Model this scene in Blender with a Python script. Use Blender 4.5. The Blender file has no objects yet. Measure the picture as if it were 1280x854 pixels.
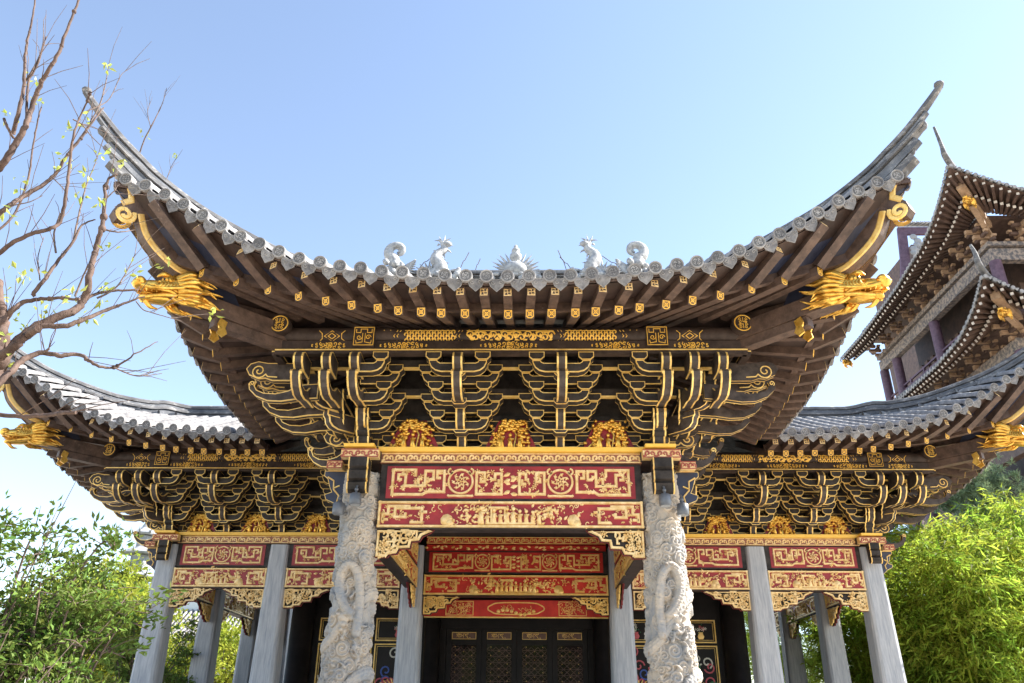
import bpy, math, random
import numpy as np
from mathutils import Matrix, Vector
R = math.radians
sc = bpy.context.scene
col = sc.collection

# ------------------------------------------------------------------ camera, sky, sun, exposure
cam = bpy.data.cameras.new('camera'); cam_o = bpy.data.objects.new('camera', cam); col.objects.link(cam_o)
cam.sensor_width = 36.0; cam.lens = 27.84; cam.clip_start = 0.1; cam.clip_end = 3000
cam_o.location = (0.268, 0, 0); cam_o.rotation_euler = (R(90 + 25.8), 0, R(1.25))
cam_o.rotation_euler = (cam_o.rotation_euler.to_matrix() @ Matrix.Rotation(R(.5), 3, 'Z')).to_euler()   # slight roll
sc.camera = cam_o
SUN_AZ, SUN_EL = 80.0, 41.0                      # clockwise from +Y, height
w = bpy.data.worlds.new('World'); sc.world = w; w.use_nodes = True
nt = w.node_tree; nt.nodes.clear()
sky = nt.nodes.new('ShaderNodeTexSky'); sky.sky_type = 'NISHITA'; sky.sun_disc = False
sky.sun_elevation = R(SUN_EL); sky.sun_rotation = R(SUN_AZ); sky.air_density = 1.0; sky.dust_density = 0.15; sky.ozone_density = 1.0
bg = nt.nodes.new('ShaderNodeBackground'); bg.inputs['Strength'].default_value = 0.10
wo = nt.nodes.new('ShaderNodeOutputWorld')
hsv = nt.nodes.new('ShaderNodeHueSaturation'); hsv.inputs['Saturation'].default_value = .88
nt.links.new(sky.outputs[0], hsv.inputs['Color']); nt.links.new(hsv.outputs[0], bg.inputs[0]); nt.links.new(bg.outputs[0], wo.inputs[0])
sl = bpy.data.lights.new('sun', 'SUN'); sl.energy = 4.5; sl.angle = R(0.5); sl.color = (1.0, 0.95, 0.87)
so = bpy.data.objects.new('sun', sl); col.objects.link(so)
sd = Vector((math.sin(R(SUN_AZ)) * math.cos(R(SUN_EL)), math.cos(R(SUN_AZ)) * math.cos(R(SUN_EL)), math.sin(R(SUN_EL))))
so.rotation_euler = sd.to_track_quat('Z', 'Y').to_euler()
sc.view_settings.view_transform = 'Standard'; sc.view_settings.look = 'None'
sc.view_settings.exposure = 1.85; sc.view_settings.gamma = 1.0
sc.cycles.max_bounces = 8

# ------------------------------------------------------------------ materials
def mat(name, c1, c2=None, rough=.6, metal=0., scale=3., stretch=(1, 1, 1), detail=6., lo=.35, hi=.65, bump=0., bscale=None,
        spots=None, island=0., transl=0., spec=.5):
    m = bpy.data.materials.new(name); m.use_nodes = True
    t = m.node_tree; n = t.nodes; L = t.links
    b = n['Principled BSDF']
    b.inputs['Roughness'].default_value = rough; b.inputs['Metallic'].default_value = metal
    b.inputs['Specular IOR Level'].default_value = spec
    tc = n.new('ShaderNodeTexCoord'); mp = n.new('ShaderNodeMapping'); mp.inputs['Scale'].default_value = stretch
    L.new(tc.outputs['Object'], mp.inputs[0])
    src = None
    if c2 is None:
        b.inputs['Base Color'].default_value = (*c1, 1)
    else:
        nz = n.new('ShaderNodeTexNoise'); nz.inputs['Scale'].default_value = scale; nz.inputs['Detail'].default_value = detail
        nz.inputs['Roughness'].default_value = .65
        L.new(mp.outputs[0], nz.inputs['Vector'])
        r = n.new('ShaderNodeValToRGB'); e = r.color_ramp.elements
        e[0].position = lo; e[1].position = hi; e[0].color = (*c1, 1); e[1].color = (*c2, 1)
        L.new(nz.outputs['Fac'], r.inputs[0]); src = r.outputs[0]
        if spots:                                    # (colour, scale, threshold): weather stains with a shape of their own
            z2 = n.new('ShaderNodeTexNoise'); z2.inputs['Scale'].default_value = spots[1]; z2.inputs['Detail'].default_value = 8
            z2.inputs['Roughness'].default_value = .7
            L.new(mp.outputs[0], z2.inputs['Vector'])
            r2 = n.new('ShaderNodeValToRGB'); q = r2.color_ramp.elements
            q[0].position = spots[2]; q[1].position = spots[2] + .12; q[0].color = (0, 0, 0, 1); q[1].color = (1, 1, 1, 1)
            L.new(z2.outputs['Fac'], r2.inputs[0])
            mx = n.new('ShaderNodeMixRGB'); L.new(r2.outputs[0], mx.inputs[0]); L.new(src, mx.inputs[1]); mx.inputs[2].default_value = (*spots[0], 1)
            src = mx.outputs[0]
        if island:
            g = n.new('ShaderNodeNewGeometry'); hs = n.new('ShaderNodeHueSaturation')
            mr = n.new('ShaderNodeMapRange'); mr.inputs['To Min'].default_value = 1 - island; mr.inputs['To Max'].default_value = 1 + island
            L.new(g.outputs['Random Per Island'], mr.inputs[0]); L.new(mr.outputs[0], hs.inputs['Value']); L.new(src, hs.inputs['Color'])
            mr2 = n.new('ShaderNodeMapRange'); mr2.inputs['To Min'].default_value = .5 - island * .05; mr2.inputs['To Max'].default_value = .5 + island * .05
            L.new(g.outputs['Random Per Island'], mr2.inputs[0]); L.new(mr2.outputs[0], hs.inputs['Hue'])
            src = hs.outputs[0]
        L.new(src, b.inputs['Base Color'])
    if bump:
        nb = n.new('ShaderNodeTexNoise'); nb.inputs['Scale'].default_value = bscale or scale * 4; nb.inputs['Detail'].default_value = 5
        L.new(mp.outputs[0], nb.inputs['Vector'])
        bp = n.new('ShaderNodeBump'); bp.inputs['Strength'].default_value = bump; bp.inputs['Distance'].default_value = .02
        L.new(nb.outputs['Fac'], bp.inputs['Height']); L.new(bp.outputs[0], b.inputs['Normal'])
    if transl and src is not None:
        tr = n.new('ShaderNodeBsdfTranslucent'); L.new(src, tr.inputs[0])
        ms = n.new('ShaderNodeMixShader'); ms.inputs[0].default_value = transl
        L.new(b.outputs[0], ms.inputs[1]); L.new(tr.outputs[0], ms.inputs[2])
        L.new(ms.outputs[0], n['Material Output'].inputs[0])
    return m

M = dict(
    rafter=mat('brown_timber', (.045, .026, .019), (.12, .073, .053), .6, scale=6, detail=9, bump=.25, bscale=35, spots=((.17, .12, .095), 11, .60)),
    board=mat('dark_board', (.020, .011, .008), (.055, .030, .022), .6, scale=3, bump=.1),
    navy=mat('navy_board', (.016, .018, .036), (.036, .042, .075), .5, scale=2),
    black=mat('black_lacquer', (.017, .0135, .0115), (.052, .042, .036), .5, scale=6, bump=.06, spec=.22),
    beam=mat('dark_beam', (.026, .017, .013), (.062, .042, .034), .55, scale=5, bump=.08, spec=.25),
    gold=mat('gold_paint', (.78, .46, .10), (.94, .67, .25), .38, .25, scale=8, bump=.08, island=.10),
    paint=mat('gold_leaf_pattern', (.74, .40, .05), (.88, .54, .10), .42, .15, scale=9),
    cream=mat('cream_gold_carving', (.68, .42, .14), (.90, .68, .35), .45, .15, scale=9, bump=.2, bscale=40, spots=((.52, .29, .08), 13, .60)),
    ocher=mat('yellow_edge_strip', (.82, .47, .06), (.90, .55, .09), .5, 0, scale=4),
    gilt=mat('gilded_figure', (.62, .31, .04), (.95, .60, .13), .30, .75, scale=7, spots=((.22, .09, .015), 15, .57), bump=.2, bscale=30),
    red=mat('dark_red_lacquer', (.21, .009, .011), (.34, .020, .020), .45, scale=4),
    red2=mat('bright_red_lacquer', (.40, .012, .008), (.58, .030, .016), .42, scale=4),
    tile=mat('grey_roof_tile', (.15, .145, .15), (.35, .335, .325), .75, scale=4, detail=9, bump=.35, bscale=40, spots=((.5, .48, .46), 7, .58), island=.16),
    tiledark=mat('dark_tile_field', (.06, .066, .078), (.18, .185, .20), .8, scale=3, detail=9, bump=.3, bscale=30, spots=((.36, .35, .34), 6, .57)),
    driptile=mat('drip_tile_grey', (.09, .09, .10), (.25, .245, .25), .8, scale=9, detail=9, bump=.5, bscale=60, island=.2),
    ridge=mat('weathered_ridge_mortar', (.06, .06, .066), (.19, .185, .185), .8, scale=3, stretch=(1, 1, 2.5), detail=10, bump=.3, bscale=40, spots=((.42, .40, .38), 6, .57)),
    tilecarve=mat('tile_end_relief', (.07, .07, .075), (.14, .14, .14), .85, scale=6),
    white=mat('white_ridge_figure', (.24, .24, .25), (.48, .48, .47), .6, scale=14, bump=.7, bscale=45),
    column=mat('grey_stone_column', (.25, .27, .30), (.47, .47, .48), .6, scale=3.6, stretch=(8, 8, .6), detail=10, lo=.3, hi=.68, bump=.12, bscale=20, spots=((.15, .15, .15), 5, .64)),
    carved=mat('carved_cream_stone', (.28, .28, .28), (.50, .42, .33), .75, scale=2.2, detail=7, lo=.38, hi=.6, bump=.25, bscale=40, spots=((.25, .17, .10), 7, .59)),
    steel=mat('grey_lamp_metal', (.09, .10, .115), (.15, .16, .18), .45, .2, scale=5),
    glass=mat('lamp_glass', (.3, .32, .34), None, .1),
    door=mat('black_door_wood', (.006, .005, .005), (.014, .011, .010), .45, scale=4, spec=.2),
    lattice=mat('dark_brown_lattice', (.08, .036, .026), (.15, .075, .055), .4, scale=6),
    pane=mat('dark_window_pane', (.012, .010, .010), (.03, .02, .018), .06, scale=3),
    ground=mat('pale_paving', (.48, .42, .34), (.62, .54, .43), .7, scale=1.2, bump=.1),
    purple=mat('purple_grey_timber', (.07, .035, .06), (.13, .075, .11), .55, scale=5),
    towerwood=mat('tower_brown_timber', (.06, .035, .028), (.13, .08, .06), .6, scale=4),
    towertan=mat('tower_tan_bracket', (.24, .15, .09), (.42, .28, .18), .6, scale=5),
    towertip=mat('pale_rafter_tip', (.45, .40, .36), (.6, .54, .48), .7, scale=8),
    painted=mat('painted_blue_grey_beam', (.085, .08, .085), (.30, .24, .20), .6, scale=7, lo=.42, hi=.58),
    bark=mat('pale_bark', (.045, .024, .017), (.13, .082, .062), .85, scale=9, stretch=(1, 1, .6), detail=9, bump=.5, bscale=30),
    barkdark=mat('brown_bark', (.07, .045, .035), (.17, .12, .095), .85, scale=12, bump=.5, bscale=30),
    leafyoung=mat('young_leaf', (.30, .36, .05), (.48, .50, .12), .5, scale=3, island=.3, transl=.4),
    bamboo=mat('bamboo_leaf', (.16, .27, .03), (.42, .46, .06), .6, scale=1.2, island=.5, transl=.6, spec=.2),
    pine=mat('pine_needle', (.16, .23, .12), (.34, .40, .21), .6, scale=2, island=.3, transl=.2),
    bush=mat('dark_bush_leaf', (.07, .13, .025), (.20, .26, .05), .6, scale=1.5, island=.5, transl=.4, spec=.2),
    bright=mat('yellow_green_leaf', (.22, .29, .03), (.42, .43, .06), .6, scale=1, island=.35, transl=.5, spec=.2),
    plaster=mat('white_plaster', (.70, .70, .68), (.78, .78, .76), .8, scale=2),
    stonegrey=mat('pale_grey_stone', (.22, .23, .25), (.34, .35, .36), .8, scale=4),
    green=mat('painted_green', (.02, .16, .06), None, .5), blue=mat('painted_blue', (.04, .09, .35), None, .5),
    pink=mat('painted_pink', (.5, .08, .10), None, .5), paleflower=mat('painted_white', (.6, .58, .5), None, .5),
    nosewood=mat('dark_brown_bracket', (.03, .022, .019), (.085, .066, .056), .5, scale=6, bump=.06, spec=.25),
    capred=mat('faded_red_scroll', (.30, .06, .04), (.42, .13, .09), .6, scale=6),
    creamred=mat('cream_band_ground', (.22, .08, .045), (.30, .12, .07), .55, scale=6),
)

# ------------------------------------------------------------------ mesh helpers
class Frame:
    def __init__(s, o, X=(1, 0, 0), Y=(0, 0, 1), N=(0, -1, 0)):
        s.o, s.X, s.Y, s.N = [np.array(q, float) for q in (o, X, Y, N)]
    def p(s, u, v, d=0.): return s.o + s.X * u + s.Y * v + s.N * d
    def at(s, u, v, d=0.): return Frame(s.p(u, v, d), s.X, s.Y, s.N)

class CylFrame(Frame):
    """a frame wrapped round a horizontal round beam: v runs along the girth"""
    def __init__(s, o, X, N, r, tilt, u0=0., v0=0., d0=0.):
        s.o, s.X, s.N = np.array(o, float), np.array(X, float), np.array(N, float); s.Y = np.array((0, 0, 1.)); s.r, s.tilt, s.u0, s.v0, s.d0 = r, tilt, u0, v0, d0
    def p(s, u, v, d=0.):
        a = (v + s.v0) / s.r + s.tilt
        return s.o + s.X * (u + s.u0) + (s.N * math.cos(a) + s.Y * math.sin(a)) * (s.r + d + s.d0)
    def at(s, u, v, d=0.): return CylFrame(s.o, s.X, s.N, s.r, s.tilt, s.u0 + u, s.v0 + v, s.d0 + d)

class MB:
    def __init__(s): s.v = []; s.f = []; s.m = []; s.s = []
    def add(s, V, F, mi=0, sm=False):
        b = len(s.v); s.v.extend([tuple(map(float, q)) for q in V])
        for f in F: s.f.append([i + b for i in f]); s.m.append(mi); s.s.append(sm)
    def hexa(s, P, mi=0):
        s.add(P, [(0, 1, 2, 3), (7, 6, 5, 4), (0, 4, 5, 1), (1, 5, 6, 2), (2, 6, 7, 3), (3, 7, 4, 0)], mi)
    def box(s, x0, x1, y0, y1, z0, z1, mi=0):
        s.hexa([(x0, y0, z0), (x1, y0, z0), (x1, y1, z0), (x0, y1, z0), (x0, y0, z1), (x1, y0, z1), (x1, y1, z1), (x0, y1, z1)], mi)
    def fbox(s, fr, u0, u1, v0, v1, d0, d1, mi=0):
        s.hexa([fr.p(u0, v0, d0), fr.p(u1, v0, d0), fr.p(u1, v1, d0), fr.p(u0, v1, d0), fr.p(u0, v0, d1), fr.p(u1, v0, d1), fr.p(u1, v1, d1), fr.p(u0, v1, d1)], mi)
    def beam(s, a, b, w, h, mi=0, up=(0, 0, 1), cap=None, w2=None, h2=None):
        a = np.array(a, float); b = np.array(b, float); d = b - a; d /= np.linalg.norm(d)
        x = np.cross(d, np.array(up, float)); x /= np.linalg.norm(x); y = np.cross(x, d)
        w2 = w if w2 is None else w2; h2 = h if h2 is None else h2
        P = [a + x * i * w / 2 + y * j * h / 2 for i, j in ((-1, -1), (1, -1), (1, 1), (-1, 1))] + [b + x * i * w2 / 2 + y * j * h2 / 2 for i, j in ((-1, -1), (1, -1), (1, 1), (-1, 1))]
        s.add(P, [(0, 4, 5, 1), (1, 5, 6, 2), (2, 6, 7, 3), (3, 7, 4, 0), (7, 6, 5, 4)], mi)
        s.add(P[:4], [(0, 1, 2, 3)], mi if cap is None else cap)
        return a, d, x, y
    def prism(s, poly, fr, depth, mi=0, rim=None, w=.016, back=True):
        """poly in the frame's plane, pushed back by depth; rim = material of an outline on the front and along the side edges"""
        n = len(poly); P = np.array(poly, float)
        area = sum(P[i][0] * P[(i + 1) % n][1] - P[(i + 1) % n][0] * P[i][1] for i in range(n))
        if area < 0: P = P[::-1]
        O = [fr.p(*q) for q in P]; B = [fr.p(q[0], q[1], -depth) for q in P]
        if rim is None:
            s.add(O, [tuple(range(n))], mi)
            s.add(O + B, [(i, i + n, (i + 1) % n + n, (i + 1) % n) for i in range(n)], mi)
        else:
            I = []
            for i in range(n):
                e0 = P[i] - P[i - 1]; e1 = P[(i + 1) % n] - P[i]
                e0 = e0 / (np.linalg.norm(e0) + 1e-9); e1 = e1 / (np.linalg.norm(e1) + 1e-9)
                n0 = np.array((-e0[1], e0[0])); n1 = np.array((-e1[1], e1[0])); m = n0 + n1
                k = max(.45, (m @ m) / 2); I.append(P[i] + m / k * w * .5 * 1.0)
            I3 = [fr.p(q[0], q[1], 0) for q in I]
            s.add(O + I3, [(i, (i + 1) % n, (i + 1) % n + n, i + n) for i in range(n)], rim)
            s.add(I3, [tuple(range(n))], mi)
            g = min(w, depth * .3); E1 = [fr.p(q[0], q[1], -g) for q in P]; E2 = [fr.p(q[0], q[1], -depth + g) for q in P]
            ring = lambda A, C, k: s.add(A + C, [(i, i + n, (i + 1) % n + n, (i + 1) % n) for i in range(n)], k)
            ring(O, E1, rim); ring(E1, E2, mi); ring(E2, B, rim)
        if back: s.add(B, [tuple(range(n))[::-1]], mi)
    def stroke(s, pts, w, fr, depth=.02, mi=0, closed=False, w1=None, rnd=0.):
        P = np.array(pts, float); n = len(P)
        if n < 2: return
        Lp, Rp = [], []
        for i in range(n):
            a = P[i - 1] if (i > 0 or closed) else None; b = P[(i + 1) % n] if (i < n - 1 or closed) else None
            ds = []
            if a is not None: e = P[i] - a; ds.append(e / (np.linalg.norm(e) + 1e-9))
            if b is not None: e = b - P[i]; ds.append(e / (np.linalg.norm(e) + 1e-9))
            ns = [np.array((-q[1], q[0])) for q in ds]
            m = ns[0] if len(ns) == 1 else (ns[0] + ns[1]) / max(.5, (1 + ns[0] @ ns[1]))
            ww = w if w1 is None else w + (w1 - w) * i / (n - 1)
            Lp.append(P[i] + m * ww / 2); Rp.append(P[i] - m * ww / 2)
        V = []
        for l, r in zip(Lp, Rp):
            V += [fr.p(l[0], l[1], 0), fr.p(r[0], r[1], 0), fr.p(*(l * .8 + r * .2), depth), fr.p(*(r * .8 + l * .2), depth)]
        F = []
        for i in range(n if closed else n - 1):
            a = 4 * i; b = 4 * ((i + 1) % n)
            F += [(a + 2, b + 2, b + 3, a + 3), (a, b, b + 2, a + 2), (a + 1, a + 3, b + 3, b + 1)]
        if not closed: F += [(0, 2, 3, 1), (4 * n - 4, 4 * n - 3, 4 * n - 1, 4 * n - 2)]
        s.add(V, F, mi)
    def dome(s, poly, fr, depth, mi=0, c=None):
        """low faceted boss over an outline"""
        P = np.array(poly, float); c = P.mean(0) if c is None else c; n = len(P)
        V = [fr.p(*q, 0) for q in P] + [fr.p(*(q * .62 + c * .38), depth) for q in P] + [fr.p(*c, depth * 1.15)]
        F = [(i, (i + 1) % n, (i + 1) % n + n, i + n) for i in range(n)] + [(i + n, (i + 1) % n + n, 2 * n) for i in range(n)]
        s.add(V, F, mi, True)
    def tube(s, path, rad, n=8, mi=0, caps=True, sm=True, flat=1.):
        P = np.array(path, float); k = len(P)
        rad = np.full(k, rad, float) if np.isscalar(rad) else np.interp(np.linspace(0, 1, k), np.linspace(0, 1, len(rad)), rad)
        T = np.gradient(P, axis=0); T /= np.linalg.norm(T, axis=1)[:, None] + 1e-9
        u = np.cross(T[0], (0, 0, 1.)) if abs(T[0][2]) < .9 else np.cross(T[0], (1., 0, 0)); u /= np.linalg.norm(u)
        V = []
        for i in range(k):
            u = u - T[i] * (u @ T[i]); u /= np.linalg.norm(u) + 1e-9; v = np.cross(T[i], u)
            for j in range(n):
                a = 2 * math.pi * j / n; V.append(P[i] + (u * math.cos(a) + v * math.sin(a) * flat) * rad[i])
        F = [(i * n + j, i * n + (j + 1) % n, (i + 1) * n + (j + 1) % n, (i + 1) * n + j) for i in range(k - 1) for j in range(n)]
        s.add(V, F, mi, sm)
        if caps: s.add(V[:n], [tuple(range(n))[::-1]], mi); s.add(V[-n:], [tuple(range(n))], mi)
    def ball(s, c, r, mi=0, nu=10, nv=7, axes=None):
        r = (r, r, r) if np.isscalar(r) else r; A = np.eye(3) if axes is None else np.array(axes, float); c = np.array(c, float)
        V = []
        for i in range(nv + 1):
            p = math.pi * i / nv
            for j in range(nu):
                a = 2 * math.pi * j / nu
                V.append(c + A[0] * r[0] * math.sin(p) * math.cos(a) + A[1] * r[1] * math.sin(p) * math.sin(a) + A[2] * r[2] * math.cos(p))
        F = [(i * nu + j, (i + 1) * nu + j, (i + 1) * nu + (j + 1) % nu, i * nu + (j + 1) % nu) for i in range(nv) for j in range(nu)]
        s.add(V, F, mi, True)
    def lathe(s, prof, c, n=16, mi=0, sm=True):
        V = [(c[0] + r * math.cos(2 * math.pi * j / n), c[1] + r * math.sin(2 * math.pi * j / n), c[2] + z) for r, z in prof for j in range(n)]
        s.add(V, [(i * n + j, i * n + (j + 1) % n, (i + 1) * n + (j + 1) % n, (i + 1) * n + j) for i in range(len(prof) - 1) for j in range(n)], mi, sm)
        s.add(V[:n], [tuple(range(n))[::-1]], mi); s.add(V[-n:], [tuple(range(n))], mi)
    def sheet(s, rows, mi=0, sm=True):
        n = len(rows[0]); V = [q for r in rows for q in r]
        s.add(V, [(i * n + j, i * n + j + 1, (i + 1) * n + j + 1, (i + 1) * n + j) for i in range(len(rows) - 1) for j in range(n - 1)], mi, sm)
    def build(s, name, mats, parent=None, loc=(0, 0, 0), rz=0., world=True):
        me = bpy.data.meshes.new(name); me.from_pydata(s.v, [], s.f)
        for q in (mats if isinstance(mats, (list, tuple)) else [mats]): me.materials.append(M[q])
        me.polygons.foreach_set('material_index', s.m); me.polygons.foreach_set('use_smooth', s.s); me.update()
        return link(name, me, parent, loc, rz)

def link(name, me, parent=None, loc=(0, 0, 0), rz=0.):
    o = bpy.data.objects.new(name, me); col.objects.link(o); o.location = loc; o.rotation_euler = (0, 0, rz)
    if parent is not None:
        o.parent = parent
        if parent.type == 'EMPTY': o.matrix_parent_inverse = Matrix.Translation(-Vector(parent.location))
    return o
def np_mesh(name, V, F, mats, smooth=True, mi=None):
    me = bpy.data.meshes.new(name); V = np.asarray(V, np.float32); F = np.asarray(F, np.int32); k = F.shape[1]
    me.vertices.add(len(V)); me.vertices.foreach_set('co', V.ravel()); me.loops.add(F.size); me.loops.foreach_set('vertex_index', F.ravel())
    me.polygons.add(len(F)); me.polygons.foreach_set('loop_start', np.arange(0, F.size, k, dtype=np.int32))
    me.polygons.foreach_set('loop_total', np.full(len(F), k, np.int32))
    for q in mats: me.materials.append(M[q])
    if mi is not None: me.polygons.foreach_set('material_index', np.asarray(mi, np.int32))
    me.polygons.foreach_set('use_smooth', np.full(len(F), smooth)); me.update(calc_edges=True); me.validate()
    return me
def thing(name, label, cat, loc, group=None):
    o = bpy.data.objects.new(name, None); col.objects.link(o); o.location = loc; o.empty_display_size = .3
    o['label'] = label; o['category'] = cat
    if group: o['group'] = group
    return o
def copy_tree(o, dx, parent=None):
    c = o.copy(); col.objects.link(c)
    if parent is None: c.location = Vector(o.location) + Vector(dx)
    else:
        c.parent = parent
    for ch in o.children: copy_tree(ch, dx, c)
    return c
def spiral(cx, cy, r0, r1, a0, turns, n=14):
    return [(cx + (r0 + (r1 - r0) * t) * math.cos(a0 + turns * 2 * math.pi * t), cy + (r0 + (r1 - r0) * t) * math.sin(a0 + turns * 2 * math.pi * t)) for t in np.linspace(0, 1, n)]
def arc(cx, cy, r, a0, a1, n=8): return [(cx + r * math.cos(a), cy + r * math.sin(a)) for a in np.linspace(a0, a1, n)]
def smooth_path(pts, n=20):
    P = np.array(pts, float); t = np.linspace(0, 1, len(P)); q = np.linspace(0, 1, n); out = []
    for k in q:                                        # Catmull-Rom
        i = min(int(k * (len(P) - 1)), len(P) - 2); f = k * (len(P) - 1) - i
        p0, p1, p2, p3 = P[max(i - 1, 0)], P[i], P[i + 1], P[min(i + 2, len(P) - 1)]
        out.append(.5 * (2 * p1 + (p2 - p0) * f + (2 * p0 - 5 * p1 + 4 * p2 - p3) * f * f + (3 * p1 - p0 - 3 * p2 + p3) * f ** 3))
    return np.array(out)
rng = random.Random(7)

# ------------------------------------------------------------------ main dimensions (metres; eye height is z = 0, the ground lies at -1.6)
G = -1.6
Y0, Y2 = 12.2, 18.42           # porch front columns, wing front columns
CX = (2.33, 5.40, 7.96)        # column axes
OUT = 3.0                      # eave beyond the column axis
ZE = 5.35                      # eave height
g = MB(); g.add([(-600, -600, G), (600, -600, G), (600, 900, G), (-600, 900, G)], [(0, 1, 2, 3)])
go = g.build('ground', 'ground'); go['kind'] = 'structure'
p = MB(); p.box(-9.6, 9.6, 16.8, 30, G, -.9); p.box(-3.6, 3.6, 10.6, 16.8, G, -.9)
for i in range(4): p.box(-2.2, 2.2, 10.6 - .33 * (i + 1), 10.6 - .33 * i, G, -.9 - .14 * (i + 1))
po = p.build('terrace', 'stonegrey'); po['kind'] = 'structure'
PAV = thing('temple_pavilion', 'black and gold cross-shaped temple pavilion with upswept grey tiled roofs and two dragon-carved front columns', 'pavilion', (0, 18.4, -.9))

# ================================================================== PAVILION: columns
def stone_column(x, y, z0=-.9, z1=3.66, w0=.60, w1=.43):
    q = MB()
    rows = []
    for z, w in ((z0, w0 + .16), (z0 + .28, w0 + .16), (z0 + .30, w0), (z1, w1)):
        c = .16 * w; h = w / 2
        ring = [(h, -h + c), (h, h - c), (h - c * .35, h - c * .35), (h - c, h), (-h + c, h), (-h + c * .35, h - c * .35), (-h, h - c), (-h, -h + c), (-h + c * .35, -h + c * .35), (-h + c, -h), (h - c, -h), (h - c * .35, -h + c * .35)]
        rows.append([(x + a, y + b, z) for a, b in ring] + [(x + ring[0][0], y + ring[0][1], z)])
    q.sheet(rows, 0, False); q.add(rows[-1][:-1], [tuple(range(12))], 0)
    return q.build('stone_column', 'column', PAV)
for sx in (-1, 1):
    for cx in CX[1:]: stone_column(sx * cx, Y2)
    stone_column(sx * CX[0], Y2 + .02, w0=.56, w1=.46)
    for y in (21.5, 24.8, 28.0): stone_column(sx * CX[2], y)

def carved_column(sx):
    NT, NZ = 260, 620
    z0, z1 = -.6, 3.55
    th = np.linspace(0, 2 * math.pi, NT, endpoint=False); zz = np.linspace(z0, z1, NZ); TH, Z = np.meshgrid(th, zz)
    t = (Z - z0) / (z1 - z0); R0 = .405 - .125 * t
    r = random.Random(3); H = np.zeros_like(Z)
    def ang(a, b): return (a - b + math.pi) % (2 * math.pi) - math.pi
    def bump(a0, c, rad, h, turns, hand):
        da = ang(TH, a0) * R0; dz = Z - c; d = np.sqrt(da ** 2 + dz ** 2); ph = np.arctan2(dz, da) * hand
        dome = np.sqrt(np.clip(1 - (d / rad) ** 2, 0, 1)); sp = np.cos(2 * math.pi * turns * d / rad - ph)
        return np.where(d < rad, dome ** .4 * h + .015 * np.sign(sp) * np.abs(sp) ** .5 * (dome > .3), 0)
    for i in range(430):                                   # rolling cloud scrolls
        c = r.uniform(z0, z1); rad = r.uniform(.06, .125)
        H = np.maximum(H, bump(r.uniform(0, 2 * math.pi), c, rad, r.uniform(.030, .062), r.choice((1.6, 2.1)), r.choice((-1, 1))))
    # dragon body coiling up the shaft, scaled, with a ridge of fins
    front = -math.pi / 2
    for zc, k, amp, wd in ((.35, .55, .0, .08), (1.35, .75, .0, .085)):
        cz = zc + k * (ang(TH, front) / math.pi) + .12 * np.sin(2.0 * ang(TH, front))
        d = (Z - cz) * .85; body = np.sqrt(np.clip(1 - (d / wd) ** 2, 0, 1))
        sc_ = .012 * np.abs(np.sin(ang(TH, front) * R0 / .022 + 0) * np.sin((Z - cz) / .022 * 1.2))
        fin = .03 * np.clip(1 - np.abs(d - wd * .95) / .02, 0, 1) * (np.sin(TH * 34) > -.2)
        H = np.where(body > 0, np.maximum(H * .25, .03 + .055 * body + sc_), H); H = np.maximum(H, fin * .6 + .02 * (fin > 0))
    # neck loop and head on the side that faces the steps
    loop = smooth_path([(.16, 1.15), (.17, 1.6), (.10, 1.98), (-.03, 2.10), (-.13, 1.95), (-.12, 1.7), (-.02, 1.5), (.05, 1.42)], 90)
    U = ang(TH, front + .15 * 0) * R0 * 1.0
    best = np.full_like(Z, 9.); along = np.zeros_like(Z)
    for i, (u, v) in enumerate(loop):
        d = np.hypot(U - u * -sx, Z - v); m = d < best; best = np.where(m, d, best); along = np.where(m, i / 90, along)
    wd = .065; body = np.sqrt(np.clip(1 - (best / wd) ** 2, 0, 1))
    H = np.where(body > 0, .06 + .075 * body + .012 * np.abs(np.sin(along * 170) * np.sin(best / .016)), H)
    for u, v, rad, h in ((.05, 1.36, .085, .15), (.02, 1.26, .06, .17), (.10, 1.40, .04, .18), (.00, 1.40, .04, .18), (.05, 1.19, .04, .15), (-.08, 1.35, .05, .12), (.17, 1.38, .05, .12)):
        d = np.hypot(U + u * sx * -1, Z - v); H = np.maximum(H, np.sqrt(np.clip(1 - (d / rad) ** 2, 0, 1)) * h * .8)
    for k in range(22):                                     # claws, whiskers and flame tongues
        u0, v0 = r.uniform(-.25, .25), r.uniform(.2, 1.8); a = r.uniform(0, 6.28); L = r.uniform(.08, .2)
        for s_ in np.linspace(0, 1, 9):
            d = np.hypot(U - (u0 + math.cos(a + s_) * L * s_), Z - (v0 + math.sin(a + s_) * L * s_)); rad = .026 * (1.1 - s_)
            H = np.maximum(H, np.where(d < rad, .035 + .05 * np.sqrt(np.clip(1 - (d / rad) ** 2, 0, 1)), 0))
    H += .004 * np.sin(TH * 23 + Z * 31) * np.sin(Z * 57)
    RR = R0 - .055 + H
    V = np.stack([sx * CX[0] + RR * np.cos(TH), Y0 + RR * np.sin(TH), Z], -1).reshape(-1, 3)
    i, j = np.meshgrid(np.arange(NZ - 1), np.arange(NT), indexing='ij'); j2 = (j + 1) % NT
    F = np.stack([i * NT + j, i * NT + j2, (i + 1) * NT + j2, (i + 1) * NT + j], -1).reshape(-1, 4)
    o = link('carved_column', np_mesh('carved_column', V, F, ['carved']), PAV)
    q = MB(); q.lathe([(.52, -.9), (.54, -.78), (.50, -.72), (.44, -.66), (.44, -.58)], (sx * CX[0], Y0, 0), 24); q.build('plinth', 'stonegrey', o)
for sx in (-1, 1): carved_column(sx)

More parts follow.
